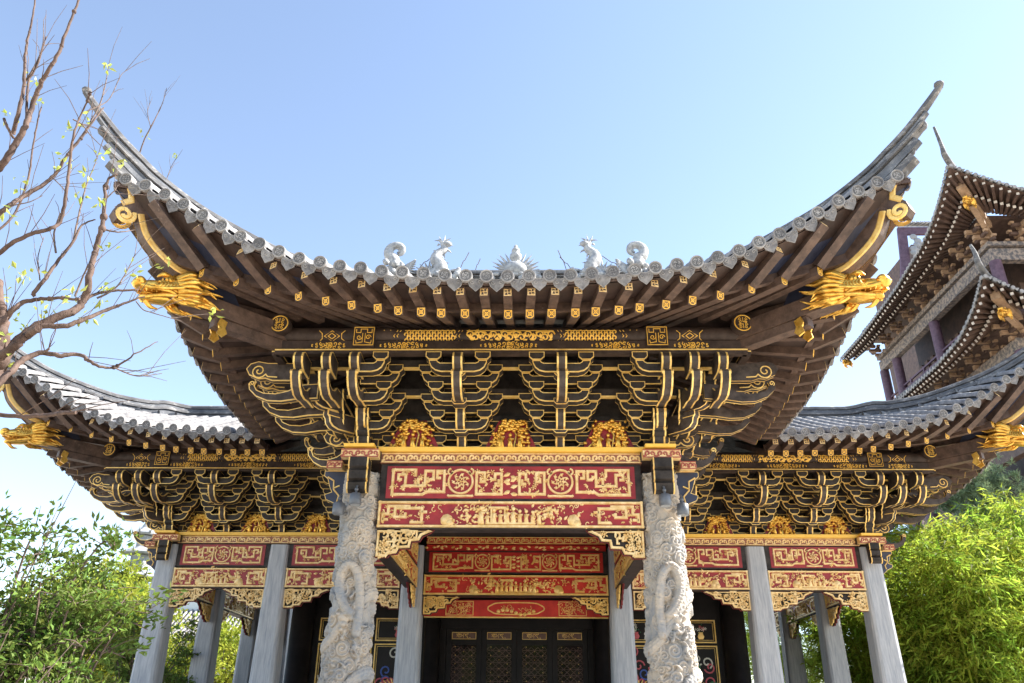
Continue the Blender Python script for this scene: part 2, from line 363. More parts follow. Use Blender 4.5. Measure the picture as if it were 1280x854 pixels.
# ================================================================== carving kit (gold relief on lacquered boards)
def leaf(q, fr, u, v, s, a, d=.016, mi=0):
    P = [(u + s * (x * math.cos(a) - y * math.sin(a)), v + s * (x * math.sin(a) + y * math.cos(a))) for x, y in ((0, 0), (.35, .28), (.7, .22), (1.1, 0), (.7, -.22), (.35, -.28))]
    q.dome(P, fr, d, mi)
def flower(q, fr, u, v, s, d=.018, mi=0, k=5, a0=0.):
    for i in range(k): leaf(q, fr, u + .25 * s * math.cos(a0 + i * 6.283 / k), v + .25 * s * math.sin(a0 + i * 6.283 / k), s * .85, a0 + i * 6.283 / k, d, mi)
    q.dome(arc(u, v, s * .33, 0, 5.5, 6), fr, d * 1.5, mi)
def vines(q, fr, u0, u1, v0, v1, n, s, r, mi=0, d=.014):
    for i in range(n):
        u, v = r.uniform(u0, u1), r.uniform(v0, v1); a = r.uniform(0, 6.28)
        q.stroke(spiral(u, v, s * .9, s * .25, a, r.choice((-.7, .7)), 8), s * .26, fr, d, mi)
        for k in range(2): leaf(q, fr, u + s * math.cos(a + k * 2.2), v + s * math.sin(a + k * 2.2), s * r.uniform(.6, 1.), a + k * 2.2 + r.uniform(-.6, .6), d * 1.2, mi)
def fitp(P, u0, u1, v0, v1, flip=False): return [((u1 - (u1 - u0) * x) if flip else (u0 + (u1 - u0) * x), v0 + (v1 - v0) * y) for x, y in P]
FRET_A = [[(.44, .70), (.44, .96), (.03, .96), (.03, .04), (.58, .04), (.66, .14), (.97, .14), (.97, .92), (.84, .92), (.84, .66), (.91, .66)],
          [(.20, .60), (.13, .60), (.13, .78), (.26, .78), (.26, .36), (.62, .36), (.62, .92), (.77, .92), (.77, .60), (.68, .60)], [(.50, .36), (.50, .62), (.57, .62)]]
FRET_B = [[(.40, .60), (.28, .60), (.28, .82), (.04, .82), (.04, .06), (.96, .06), (.96, .86), (.66, .86), (.66, .52), (.80, .52), (.80, .66)], [(.14, .60), (.14, .44), (.30, .44)]]
FRET_C = [[(.52, .56), (.52, .36), (.30, .36), (.30, .78), (.86, .78), (.86, .10), (.62, .10)], [(.05, .10), (.05, .50), (.16, .50), (.16, .88), (.62, .88)], [(.86, .60), (.97, .60)], [(.05, .24), (.17, .24)]]
def fret(q, fr, P, u0, u1, v0, v1, w, flip=False, r=None, mi=0, leaves=5, d=.022):
    for pl in P: q.stroke(fitp(pl, u0, u1, v0, v1, flip), w, fr, d, mi)
    if r:
        h = v1 - v0
        for i in range(int(leaves * 4)):
            u, v = r.uniform(u0, u1), r.uniform(v0 + .05 * h, v1 - .05 * h); a = r.uniform(0, 6.28)
            if i % 3 == 0: flower(q, fr, u, v, h * .10, d, mi, 5, a)
            else:
                for k in range(3): leaf(q, fr, u, v, h * r.uniform(.09, .16), a + (k - 1) * .8, d * .8, mi)
def medallion(q, fr, u, v, rad, r, mi=0, d=.026):
    q.stroke(arc(u, v, rad, 0, 6.283 - .2, 28), rad * .2, fr, d, mi, True)
    for sx in (-1, 1):
        q.stroke(spiral(u + sx * rad * .82, v + rad * .80, rad * .30, rad * .1, 1.57, -sx * .9, 9), rad * .17, fr, d, mi)
        q.stroke(fitp([(0, .0), (.5, .12), (1, .05), (1.1, .3)], u + sx * .0, u + sx * rad * .95, v - rad * 1.22, v - rad * .95), rad * .2, fr, d, mi)
    for i in range(7):
        a = i * .9 + .3; q.stroke(spiral(u + rad * .42 * math.cos(a), v + rad * .42 * math.sin(a), rad * .3, rad * .08, a, .8, 7), rad * .1, fr, d * .7, mi)
        leaf(q, fr, u + rad * .45 * math.cos(a), v + rad * .45 * math.sin(a), rad * .33, a + .7, d * .7, mi)
    flower(q, fr, u, v, rad * .3, d, mi)
def upper_panel(q, fr, L, H, r, mi=0, meds=2):
    w = H * .105; a, b = .05 * H, H * .95
    if meds == 2:
        mw = H * .98; rest = (L - 2 * mw - .5 * H) / 4; x1 = rest * 1.35
        fret(q, fr, FRET_A, .03, x1, a, b, w, False, r, mi, 9); fret(q, fr, FRET_A, L - x1, L - .03, a, b, w, True, r, mi, 9)
        for sx in (-1, 1):
            um = L / 2 + sx * (L / 2 - x1 - mw * .5); medallion(q, fr, um, H * .52, H * .40, r, mi)
            u2 = L / 2 + sx * (L / 2 - x1 - mw); u3 = L / 2 + sx * .26 * H
            fret(q, fr, FRET_B, min(u2, u3), max(u2, u3), a, b, w, sx < 0, r, mi, 5)
        for i in range(8): leaf(q, fr, L / 2, H * (.12 + .1 * i), H * .25, (0, 3.14)[i % 2] + r.uniform(-.6, .6), .016, mi)
    else:
        x1 = (L - H * .98) / 2
        fret(q, fr, FRET_A, .03, x1, a, b, w, False, r, mi, 8); fret(q, fr, FRET_A, L - x1, L - .03, a, b, w, True, r, mi, 8)
        medallion(q, fr, L / 2, H * .52, H * .40, r, mi)
def people(q, fr, u, v, h, r, mi=0):
    q.dome([(u - h * .17, v), (u - h * .13, v + h * .5), (u - h * .16, v + h * .68), (u, v + h * .78), (u + h * .16, v + h * .68), (u + h * .12, v + h * .45), (u + h * .19, v)], fr, .04, mi)
    q.ball(fr.p(u, v + h * .88, .02), h * .12, mi, 7, 5)
    a = r.uniform(-.5, .8); q.stroke([(u, v + h * .62), (u + .22 * h * math.cos(a), v + h * .55 + .2 * h * math.sin(a))], h * .09, fr, .045, mi)
def lower_panel(q, fr, L, H, r, mi=0):
    w = H * .12; t = H * .11
    for v in (t / 2, H - t / 2): q.stroke([(0, v), (L, v)], t, fr, .03, mi)
    for u in (t / 2, L - t / 2): q.stroke([(u, 0), (u, H)], t, fr, .028, mi)
    e = min(L * .22, H * 1.9); a, b = H * .12, H * .90
    fret(q, fr, FRET_C, .1 * H, e, a, b, w, False, r, mi, 5); fret(q, fr, FRET_C, L - e, L - .1 * H, a, b, w, True, r, mi, 5)
    c0, c1 = e + .1 * H, L - e - .1 * H
    for u0, u1 in ((.15 * H, e), (L - e, L - .15 * H)): vines(q, fr, u0, u1, a + .1 * H, b - .1 * H, 7, H * .10, r, mi, .012)
    for sx in (-1, 1):
        u = L / 2 + sx * (c1 - c0) * .40
        q.dome(arc(u, H * .28, H * .24, 0, 5.8, 9), fr, .03, mi); q.dome(arc(u + .1 * H, H * .18, H * .18, 0, 5.8, 8), fr, .034, mi)
        u = L / 2 + sx * (c1 - c0) * .24
        for i in range(44): leaf(q, fr, u + r.gauss(0, .16) * H * 2.2, H * .5 + r.gauss(0, .17) * H, H * r.uniform(.13, .24), r.uniform(0, 6.28), .028, mi)
    n = max(4, int((c1 - c0) * .42 / (H * .24)))
    for i in range(n): people(q, fr, L / 2 + (i - (n - 1) / 2) * H * .24, H * .10, H * r.uniform(.5, .72), r, mi)
    q.stroke([(L / 2 - H * .9, H * .16), (L / 2 + H * .9, H * .16)], H * .1, fr, .035, mi)
    hu = L / 2 - H * .7
    q.stroke([(hu, H * .12), (hu, H * .72), (hu + H * .5, H * .72), (hu + H * .5, H * .3)], H * .09, fr, .04, mi); q.stroke([(hu - .1 * H, H * .74), (hu + H * .6, H * .74)], H * .11, fr, .045, mi)
    vines(q, fr, c0, c1, H * .62, H * .86, int((c1 - c0) / H * 4), H * .13, r, mi); vines(q, fr, c0, c1, H * .15, H * .5, int((c1 - c0) / H * 2), H * .12, r, mi)
def curl_band(q, fr, L, H, mi=0, gap=.19):
    n = max(2, int(L / gap)); s = L / n
    for v in (H * .05, H * .95): q.stroke([(0, v), (L, v)], H * .14, fr, .014, mi)
    for i in range(n):
        u = (i + .5) * s
        q.stroke([(u - s * .5, H * .18)] + spiral(u - s * .12, H * .52, H * .32, H * .08, -2.3, -.95, 9), H * .21, fr, .014, mi)
        q.stroke([(u + s * .5, H * .18)] + spiral(u + s * .24, H * .5, H * .27, H * .08, -.7, .9, 8), H * .19, fr, .014, mi)
def queti(name_parent, fr, L, H, r, flip, mats=('cream', 'red', 'black'), dep=.07):
    """stepped openwork bracket below a beam: u = 0 against the column"""
    sg = -1 if flip else 1
    f = Frame(fr.o, fr.X * sg, fr.Y, fr.N); q = MB()
    out = [(0, 0), (L, 0), (L * .93, -.13 * H), (L * .80, -.26 * H), (L * .76, -.42 * H), (L * .62, -.45 * H), (L * .60, -.68 * H), (L * .42, -.70 * H), (L * .38, -.88 * H), (L * .25, -.90 * H), (L * .22, -H), (0, -H)]
    ins = [(u + (.03 if u < .01 else -.03), v + (-.03 if v > -.01 else .03)) for u, v in out]
    q.stroke(ins, H * .10, f, .03, 0, True)
    q2 = [(u, v) for u, v in out]
    q.prism(q2, f.at(0, 0, -dep * .5), dep * .5, 2, 1, .012)
    def inside(u, v):
        c = False; n = len(out)
        for i in range(n):
            (x1, y1), (x2, y2) = out[i], out[i - 1]
            if (y1 > v) != (y2 > v) and u < (x2 - x1) * (v - y1) / (y2 - y1) + x1: c = not c
        return c
    k = 0
    while k < 30:
        u, v = r.uniform(.05, L), r.uniform(-H, -.05)
        if not (inside(u + .05, v - .05) and inside(u - .04, v)): continue
        k += 1; s = H * r.uniform(.11, .19); a = r.uniform(0, 6.28)
        if k % 4 == 0: flower(q, f, u, v, s * .9, .03, 0)
        elif k % 4 == 1: q.stroke([(u - s, v), (u - s, v + s), (u + s * .6, v + s), (u + s * .6, v - s * .4), (u - s * .1, v - s * .4)], H * .085, f, .022, 0)
        else:
            q.stroke(spiral(u, v, s, s * .2, a, r.choice((-.9, .9)), 9), H * .085, f, .024, 0); leaf(q, f, u + s * .6, v, s, a, .026, 0)
    return q.build('corner_bracket', list(mats), name_parent)

# ================================================================== beams with carved panels
def lintel(fr, L, r, meds, queti_len, cols=('cream', 'red'), top=3.68, hi=(3.13, 3.64), lo=(2.68, 3.09), dep=.26, band=True, qh=.42, ql=True, qr=True):
    """fr: u along the beam from its left end, v = absolute height"""
    q = MB(); q.fbox(fr, 0, L, hi[0] - .035, top, -dep, 0, 0); q.fbox(fr, .10, L - .10, hi[0] + .0, hi[1], 0, .012, 1)
    up = q.build('lintel', ['black', cols[1]], PAV)
    q = MB(); upper_panel(q, fr.at(.14, hi[0] + .02, .012), L - .28, hi[1] - hi[0] - .04, r, 0, meds); q.build('carved_relief', [cols[0]], up)
    q = MB(); q.fbox(fr, 0, L, lo[0], lo[1], -dep, -.002, 1); q.fbox(fr, 0, L, lo[0] - .02, lo[0] - .002, -dep, .01, 0)
    lw = q.build('lintel', ['beam', cols[1]], PAV)
    q = MB(); lower_panel(q, fr.at(0, lo[0], -.002), L, lo[1] - lo[0], r, 0); q.build('carved_relief', [cols[0]], lw)
    if band:
        q = MB(); q.fbox(fr, -.02, L + .02, 3.685, 3.845, -dep, .05, 0); curl_band(q, fr.at(0, 3.69, .05), L, .15, 1); q.build('scroll_band', ['creamred', cols[0]], PAV)
        q = MB(); q.fbox(fr, -.05, L + .05, 3.85, 3.92, -dep - .1, .13, 0); q.build('edge_strip', ['ocher'], PAV)
    if queti_len:
        if ql: queti(lw, fr.at(.0, lo[0] - .022, -.03), queti_len, qh, r, False, (cols[0], 'red', 'black'))
        if qr: queti(lw, fr.at(L, lo[0] - .022, -.03), queti_len, qh, r, True, (cols[0], 'red', 'black'))
    return up
rl = random.Random(11)
lintel(Frame((-2.03, Y0 - .16, 0)), 4.06, rl, 2, .88)
lintel(Frame((-2.07, Y2 - .06, 0)), 4.14, rl, 2, .84, ('gold', 'red2'), top=3.56, hi=(3.09, 3.53), lo=(2.59, 3.03), band=False, qh=.40)
q = MB(); q.box(-2.05, 2.05, Y2 + .0, Y2 + .3, 3.563, 3.63); fr = Frame((-2.05, Y2 - .02, 0))
q.fbox(fr, 0, 4.1, 3.56, 3.70, -.1, 0, 1); r_ = random.Random(5)
for i in range(46): leaf(q, fr, .04 + i * .087, 3.63 + r_.uniform(-.03, .03), .09, r_.choice((0, .4, 3.1, 2.7)), .015, 2)
q.fbox(fr, 0, 4.1, 3.72, 3.88, -.1, .05, 1); curl_band(q, fr.at(0, 3.725, .05), 4.1, .15, 2); q.fbox(fr, 0, 4.1, 3.89, 4.3, -.2, 0, 3)
q.build('inner_frieze', ['beam', 'red2', 'gold', 'board'], PAV)
for sx in (-1, 1):
    for a, b, ql in ((CX[0] + .26, CX[1] - .22, .98), (CX[1] + .22, CX[2] - .22, .98)):
        x0 = a if sx > 0 else -b
        lintel(Frame((x0, Y2 - .16, 0)), b - a, rl, 1, ql if a > 4 else 1.05, hi=(3.20, 3.66), lo=(2.72, 3.14), top=3.683)
    # continuous band over the wing columns is butted above them
    for a in CX[1:2]:
        q = MB(); fr = Frame((sx * a - .20, Y2 - .16, 0)); q.fbox(fr, -.0, .40, 3.685, 3.845, -.26, .049, 0); curl_band(q, fr.at(0, 3.69, .049), .40, .15, 1); q.build('scroll_band', ['creamred', 'cream'], PAV)
        q = MB(); q.box(sx * a - .17, sx * a + .17, Y2 - .288, Y2 + .2, 3.851, 3.919); q.build('edge_strip', ['ocher'], PAV)
    # side runs (depth direction)
    N = (-sx, 0, 0)
    def side(x, y0, y1, N, cols=('gold', 'red2'), ql=.8):
        X = (0, 1, 0) if N[0] > 0 else (0, -1, 0); o = (x, y0 if N[0] > 0 else y1, 0)
        lintel(Frame(o, X, (0, 0, 1), N), y1 - y0, rl, 1 if y1 - y0 < 4 else 2, ql, cols, hi=(3.20, 3.66), lo=(2.72, 3.14), top=3.683, band=False, dep=.24)
    side(sx * (CX[0] - .12), Y0 + .34, Y2 - .3, N)
    for y0, y1 in ((Y2 + .3, 21.2), (21.8, 24.5), (25.1, 27.7)): side(sx * (CX[2] - .10), y0, y1, N)
    q = MB(); q.box(min(sx * (CX[0] - .14), sx * (CX[0] + .14)), max(sx * (CX[0] - .14), sx * (CX[0] + .14)), Y0 + .25, Y2 - .2, 3.69, 3.86); q.build('tie_beam', 'beam', PAV)
    q = MB(); q.box(min(sx * (CX[2] - .14), sx * (CX[2] + .14)), max(sx * (CX[2] - .14), sx * (CX[2] + .14)), Y2 + .2, 28, 3.69, 3.86); q.build('tie_beam', 'beam', PAV)

# column heads: cap plate, console block
def column_head(x, y, sx, big):
    q = MB(); q.box(x - .29, x + .29, y - .46, y - .30, 3.70, 3.83, 0); q.box(x - .30, x + .30, y - .30, y + .3, 3.70, 3.84, 2)
    fr = Frame((x - .29, y - .46, 3.70)); curl_band(q, fr, .58, .13, 1, .15)
    fr = Frame((x + sx * .30, y - .3, 3.70), (0, sx, 0), (0, 0, 1), (sx, 0, 0)) ; curl_band(q, fr if sx > 0 else Frame((x - .30, y - .3, 3.70), (0, 1, 0), (0, 0, 1), (-1, 0, 0)), .5, .13, 1, .15)
    q.box(x - .25, x + .22, y - .50, y - .2, 3.86, 3.91, 3)
    q.box(x + sx * .44 - .12, x + sx * .44 + .12, y - .2, y + .2, 3.60, 3.72, 0); curl_band(q, Frame((x + sx * .44 - .12, y - .2, 3.60)), .24, .12, 1, .13)
    q.build('cap_plate', ['cream', 'capred', 'beam', 'ocher'], PAV)
    prof = [(0, 0), (0, -.14), (.03, -.17), (0, -.21), (.01, -.33), (.05, -.36), (.0, -.40), (.02, -.50), (.08, -.55), (.2, -.52), (.24, 0)]
    s = 1 if big else .8
    q = MB(); fr = Frame((x + .155 * s, y - .56, 3.69), (0, 1, 0), (0, 0, 1), (1, 0, 0)); q.prism([(u * s + .06, v * s) for u, v in prof], fr, .31 * s, 0, 1, .022); q.build('console_block', ['black', 'gold'], PAV)
    wing = [(0, 0), (.36, 0), (.36, -.08), (.30, -.13), (.26, -.26), (.22, -.34), (.33, -.38), (.30, -.46), (.16, -.52), (.0, -.66)]
    q = MB(); fr = Frame((x + sx * .26, y - .04, 3.60), (sx, 0, 0)); q.prism([(u * s, v * s) for u, v in wing], fr, .10, 0, 1, .016)
    q.stroke([(.30 * s, -.10 * s), (.2 * s, -.16 * s), (.19 * s, -.30 * s), (.1 * s, -.40 * s), (.12 * s, -.5 * s)], .025, fr, .02, 1)
    q.stroke([(.19 * s, -.28 * s), (.10 * s, -.24 * s)], .022, fr, .02, 1); q.build('side_bracket', ['navy', 'gold'], PAV)
for sx in (-1, 1):
    column_head(sx * CX[0], Y0, sx, True); column_head(sx * CX[2], Y2, sx, False)

# ================================================================== bracket sets
TH_ = .31
def arm_polys(hw):
    """half outline of a boat-shaped arm and the end block, mirrored"""
    e = hw
    half = [(0, 0), (e - .22, 0), (e - .13, .025), (e - .07, .075), (e - .035, .15), (e - .03, .19), (e - .155, .19), (e - .165, .165), (e - .20, .145), (0, .145)]
    arm = half[:-1] + [(-u, v) for u, v in half[-2:0:-1]]
    blk = [(e - .165, .197), (e - .03, .197), (e + .02, .245), (e + .02, .325), (e - .215, .325), (e - .215, .245)]
    return arm, blk
def arm_mesh(hw, one_side=0):
    q = MB(); arm, blk = arm_polys(hw)
    fr = Frame((0, -.075, 0))
    if one_side == 0:
        q.prism(arm, fr, .19, 0, 1, .026); q.prism(blk, Frame((0, -.090, 0)), .21, 0, 1, .024); q.prism([(-u, v) for u, v in blk], Frame((0, -.090, 0)), .21, 0, 1, .024)
    else:
        n = len(arm) // 2 + 1; h = [(0, 0), (hw - .22, 0), (hw - .13, .025), (hw - .07, .075), (hw - .035, .15), (hw - .03, .19), (hw - .155, .19), (hw - .165, .165), (hw - .20, .145), (0, .145)]
        q.prism([(u * one_side, v) for u, v in h], fr, .19, 0, 1, .026); q.prism([(u * one_side, v) for u, v in blk], Frame((0, -.090, 0)), .21, 0, 1, .024)
    me = q.build('bracket_arm', ['black', 'gold'], None); d = me.data; bpy.data.objects.remove(me); return d
ARM = {(h, s): arm_mesh(h, s) for h in (.47, .635) for s in (-1, 0, 1)}
HEADS = [(-.3, 0), (-.02, 0), (.07, .03), (.14, .09), (.17, .18), (.13, .26), (.06, .30), (-.3, .28)]
HEAD = [(-.3, 0), (.02, 0), (.14, .04), (.24, .03), (.40, .10), (.46, .20), (.40, .29), (.28, .33), (.12, .30), (-.3, .30)]
BEAK = [(-.3, .0), (.03, -.02), (.20, -.055), (.36, -.045), (.50, .03), (.59, .14), (.61, .24), (.57, .285), (.52, .265), (.535, .21), (.50, .135), (.41, .085), (.27, .075), (.13, .12), (.0, .22), (-.3, .24)]
BEAKL = [(u * 1.32 if u > 0 else u, v) for u, v in BEAK]
PLAIN = [(-.3, 0), (.0, 0), (.10, .03), (.16, .09), (.18, .17), (.215, .21), (.215, .28), (.0, .28), (-.3, .28)]
def nose(q, x, y, z, dx, dy, kind, wd=.15):
    """outward-pointing head; (dx, dy) its direction"""
    prof = dict(head=HEAD, heads=HEADS, beak=BEAK, beakl=BEAKL, plain=PLAIN)[kind]; N = np.array((-dy, dx, 0.)); wd = wd if kind != 'plain' else wd * .95
    fr = Frame(np.array((x, y, z)) + N * wd / 2, (dx, dy, 0), (0, 0, 1), N)
    q.prism(prof, fr, wd, 0, 1, .027)
    for s in (1, -1):
        f2 = Frame(np.array((x, y, z)) + N * s * wd / 2, (dx, dy, 0), (0, 0, 1), N * s)
        if kind == 'head': q.stroke([(-.05, .06), (.10, .07)] + spiral(.25, .165, .125, .02, 3.6, 1.6, 22), .02, f2, .008, 1)
        if kind[:4] == 'beak': e_ = 1.32 if kind == 'beakl' else 1; q.stroke(spiral(.565 * e_, .245, .045, .01, -1, 1.2, 10), .016, f2, .008, 1)
        if kind == 'plain': q.stroke([(.0, .195), (.2, .195)], .014, f2, .006, 1)
def bracket_set(x, y, rz, arms=0, levels=(0, 1, 2, 3)):
    q = MB()
    for k in levels:
        nose(q, 0, -.42 * k - (.06 if k else .05), -.10 + TH_ * k + (.03 if k == 0 else 0), 0, -1, 'heads' if k == 3 else 'beak' if k == 2 else 'plain')
    q.box(-.19, .19, -.14, .14, -.005, .03, 0)
    for k in (1, 2, 3): q.prism([(-.075, 0), (.075, 0), (.115, .045), (.115, .10), (-.115, .10), (-.115, .045)], Frame((0, -.42 * k + .30 - .06 - .21 + (.05 if k == 3 else 0) - (.12 if k > 1 else .1), -.10 + TH_ * k - .05)), .2, 0, 1, .018)
    o = q.build('bracket_set', ['nosewood', 'gold'], PAV, (x, y, 3.925), rz)
    for k in range(4):
        for hw, dz in ((.47, 0), (.635, .285)):
            if k == 3 and hw > .5: continue
            link('bracket_arm', ARM[(hw, arms)], o, (rng.uniform(-.004, .004), -.42 * k + (.0 if hw < .5 else .02) + rng.uniform(-.005, .005), rng.uniform(-.004, .004) - .10 + TH_ * k + dz + (0.03 if k == 0 and hw < .5 else 0)), R(rng.uniform(-.5, .5)))
    return o
def corner_set(cx, cy, sx):
    q = MB()
    def f(a, b): return (cx + sx * a, cy - b)
    for k in range(4):
        kind = ('plain', 'plain', 'beak', 'head')[k]; z = 3.83 + TH_ * k + (.03 if k == 0 else 0)
        for j in range(3):
            if k >= 2 or j == 0:
                x, y = f(.42 * j, .42 * k + .06); nose(q, x, y, z, 0, -1, 'heads' if k == 3 else kind)
                x, y = f(.42 * k + .10, .42 * j); nose(q, x - (sx * .10 * (2 - j) if k == 2 else 0), y, z + (.05 - .11 * (2 - j) if k == 2 else .03), sx, 0, 'beakl' if k == 2 else kind, .12)
        x, y = f(.42 * k, .42 * k); c = .7071
        if k < 2: nose(q, x, y, z, sx * c, -c, 'plain', .16)
        elif k == 2: nose(q, x - sx * .20, y + .20, z - .02, sx * c, -c, 'plain', .14)
    x, y = f(.32, .02); nose(q, x, y, 3.70, sx, 0, 'beak', .12); x, y = f(.25, -.02); nose(q, x, y, 3.97, sx, 0, 'head', .12)
    for j, b in ((0, .42), (1, .84)):       # cross arms between the doubled noses
        x, y = f(.42 * j + .21, b)
    o = q.build('bracket_set', ['nosewood', 'gold'], PAV)
    for k in range(4):
        for hw, dz in ((.47, 0), (.635, .285)):
            if k == 3 and hw > .5: continue
            zz = 3.825 + TH_ * k + dz + (.03 if k == 0 and hw < .5 else 0)
            link('bracket_arm', ARM[(hw, -sx)], o, (cx, cy - .42 * k, zz))
            a = link('bracket_arm', ARM[(hw, 1 if sx < 0 else -1)], o, (cx + sx * .42 * k, cy, zz), R(90 * sx))
    return o
for x in (-.78, .78): bracket_set(x, Y0, 0)
for sx in (-1, 1):
    corner_set(sx * CX[0], Y0, sx); corner_set(sx * CX[2], Y2, sx)
    for y in (13.9, 15.5): bracket_set(sx * CX[0], y, R(90 * sx))
    for x in (3.86, 5.40, 6.68): bracket_set(sx * x, Y2, 0)
    for y in (19.9, 21.5, 23.1): bracket_set(sx * CX[2], y, R(90 * sx))

# continuous tie boards between the sets, step by step, with a gold lower edge, and the purlins
def runs():
    out = [((-CX[0], Y0), (CX[0], Y0), (0, -1), (1, 1), True)]
    for sx in (-1, 1):
        out.append(((sx * CX[0], Y0), (sx * CX[0], Y2 - 1.3), (sx, 0), (1, 0), False))
        out.append(((sx * CX[2], Y2), (sx * (CX[0] + 1.3), Y2), (0, -1), (1, 0), True))
        out.append(((sx * CX[2], Y2), (sx * CX[2], 29.0), (sx, 0), (1, 0), False))
    return out
PUR_Z, PUR_OUT = 5.41, 1.20
for (ax, ay), (bx, by), n, ends, painted in runs():
    t = np.array((bx - ax, by - ay)); L0 = np.linalg.norm(t); t = t / L0; n = np.array(n)
    for k in range(4):
        ext = .42 * k
        a = np.array((ax, ay)) - t * (ext * ends[0]) + n * ext; b = np.array((bx, by)) + t * (ext * ends[1]) + n * ext
        L = np.linalg.norm(b - a); fr = Frame((a[0], a[1], 0), (t[0], t[1], 0), (0, 0, 1), (n[0], n[1], 0))
        z = 3.925 + TH_ * k + .485
        q = MB()
        if k == 3:
            q.fbox(fr, 0, L, 5.06, 5.115, -.06, .06, 0); q.fbox(fr, 0, L, 5.114, 5.135, -.062, .066, 1); q.fbox(fr, 0, L, 5.138, 5.285, -.05, .04, 0)
            o = q.build('tie_board', ['beam', 'gold', 'board'], PAV)
        else:
            q.fbox(fr, 0, L, z, z + .12, -.05, .035, 0); q.fbox(fr, 0, L, z - .02, z - .001, -.052, .042, 1)
            if k == 0: q.fbox(fr, 0, L, 3.93, 5.9, -.14, -.09, 0)
            o = q.build('tie_board', ['black', 'gold', 'board'], PAV)
    # purlin
    a = np.array((ax, ay)) - t * ((PUR_OUT + .27) * ends[0]) + n * PUR_OUT; b = np.array((bx, by)) + t * ((PUR_OUT + .27) * ends[1]) + n * PUR_OUT
    q = MB(); za = PUR_Z + (0 if n[1] else .09)
    q.tube([(a[0], a[1], za), (b[0], b[1], za)], .135 if n[1] else .155, 20, 0)
    L = np.linalg.norm(b - a); fr = Frame((a[0], a[1], za), (t[0], t[1], 0), (0, 0, 1), (n[0], n[1], 0))
    for e, tt in ((ends[0], -t), (ends[1], t)):              # round gilt medallion on the free ends
        if not e: continue
        c = a if tt @ t < 0 else b; f2 = Frame((c[0], c[1], za), (n[0], n[1], 0), (0, 0, 1), (tt[0], tt[1], 0)).at(0, 0, .002)
        q.stroke(arc(0, 0, .128, 0, 6.1, 22), .018, f2, .006, 1, True)
        for s in (-1, 1):
            q.stroke([(0, .09 * s), (0, .02 * s), (.05 * s, .02 * s)], .012, f2, .006, 1)
            for k in range(4): q.stroke(spiral(s * (.045 + .01 * (k % 2)), -.07 + .045 * k, .026, .006, 1.57, s * 1.1, 9), .009, f2, .006, 1)
    pu = q.build('purlin', ['beam', 'paint'], PAV)
    if painted:                                              # painted gold bands: bosses lie along the purlin, a cloud below on the board
        q = MB(); fb = CylFrame((a[0], a[1], za), (t[0], t[1], 0), (n[0], n[1], 0), .137, -.42)
        mid = (PUR_OUT + .27) * ends[0] + L0 / 2 if ends[1] else (PUR_OUT + .27) + L0 / 2 - .2
        half = 2.02 if ends[1] else 1.75
        def cyl(q2, u0, u1, kind):
            for v in (-.088, .088): q2.stroke([(u0, v), (u1, v)], .012, fb, .004, 0)
            nn = int((u1 - u0) / .085)
            for i in range(nn):
                u = u0 + (i + .5) * (u1 - u0) / nn
                if kind == 'scale':
                    for v in (-.07, -.025, .025, .07): q2.stroke(arc(u + (.02 if v in (-.025, .07) else -.02), v, .028, -1.2, 3.9, 7), .019, fb, .004, 0)
                else:
                    q2.stroke(spiral(u, .025 * (-1) ** i, .065, .012, i * 3.14, 1.1 * (-1) ** i, 10), .022, fb, .004, 0); leaf(q2, fb, u, -.05 * (-1) ** i, .09, i, .004); leaf(q2, fb, u + .03, -.045 * (-1) ** i, .08, i + 2.2, .004); leaf(q2, fb, u - .03, .06 * (-1) ** i, .06, i + 1., .004)
        def chev(u, s):
            for du in (0, .05): q.stroke([(u + s * du, .095), (u + s * (du + .06), 0), (u + s * du, -.095)], .012, fb, .004, 0)
        c = mid
        cyl(q, c - half * .33, c + half * .33, 'scroll'); chev(c - half * .36, -1); chev(c + half * .36, 1); q.build('gilt_pattern', ['paint'], pu)
        for s in (-1, 1):
            q = MB(); u0, u1 = sorted((c + s * half * .42, c + s * half * .80)); cyl(q, u0, u1, 'scale'); chev(c + s * half * .83, s)
            for du in (.91, .96): q.stroke([(c + s * half * du, -.1), (c + s * half * du, .1)], .012, fb, .004, 0)
            q.build('gilt_pattern', ['paint'], pu)
        # carved square plates beyond the middle field, then a lozenge
        for s in ((-1, 1) if ends[1] else (-1, 1)):
            u = c + s * (half + .22); qq, q = q, MB(); fp = fr.at(0, 0, .137); q.fbox(fp, u - .165, u + .165, -.24, .10, -.10, .015, 1)
            f3 = fp.at(u, -.07, .016); q.stroke([(-.15, -.15), (.15, -.15), (.15, .15), (-.15, .15)], .012, f3, .006, 0, True)
            for s2 in (-1, 1):
                q.stroke([(0, .12), (.05 * s2, .12), (.05 * s2, .06), (.12 * s2, .06), (.12 * s2, .12)], .012, f3, .006, 0); q.stroke(spiral(.07 * s2, -.02, .045, .01, 0, s2 * 1.2, 12), .012, f3, .006, 0)
                q.stroke([(.02 * s2, .05), (.02 * s2, -.10), (.11 * s2, -.12), (.12 * s2, -.07)], .012, f3, .006, 0)
            q.build('carved_plate', ['paint', 'beam'], pu); q = qq
            u = c + s * (half + .72)
            if ends[1] or s < 0:
                q = MB()
                for rr in (.09, .045): q.stroke([(u - rr * 1.3, 0), (u, rr), (u + rr * 1.3, 0), (u, -rr)], .012, fb, .004, 0, True)
                for s2 in (-1, 1): q.stroke([(u + s2 * .20, .09), (u + s2 * .15, .04), (u + s2 * .15, -.04), (u + s2 * .20, -.09)], .012, fb, .004, 0)
                q.build('gilt_pattern', ['paint'], pu)
        fl = fr.at(0, -.205, -PUR_OUT + 1.26 + .041)
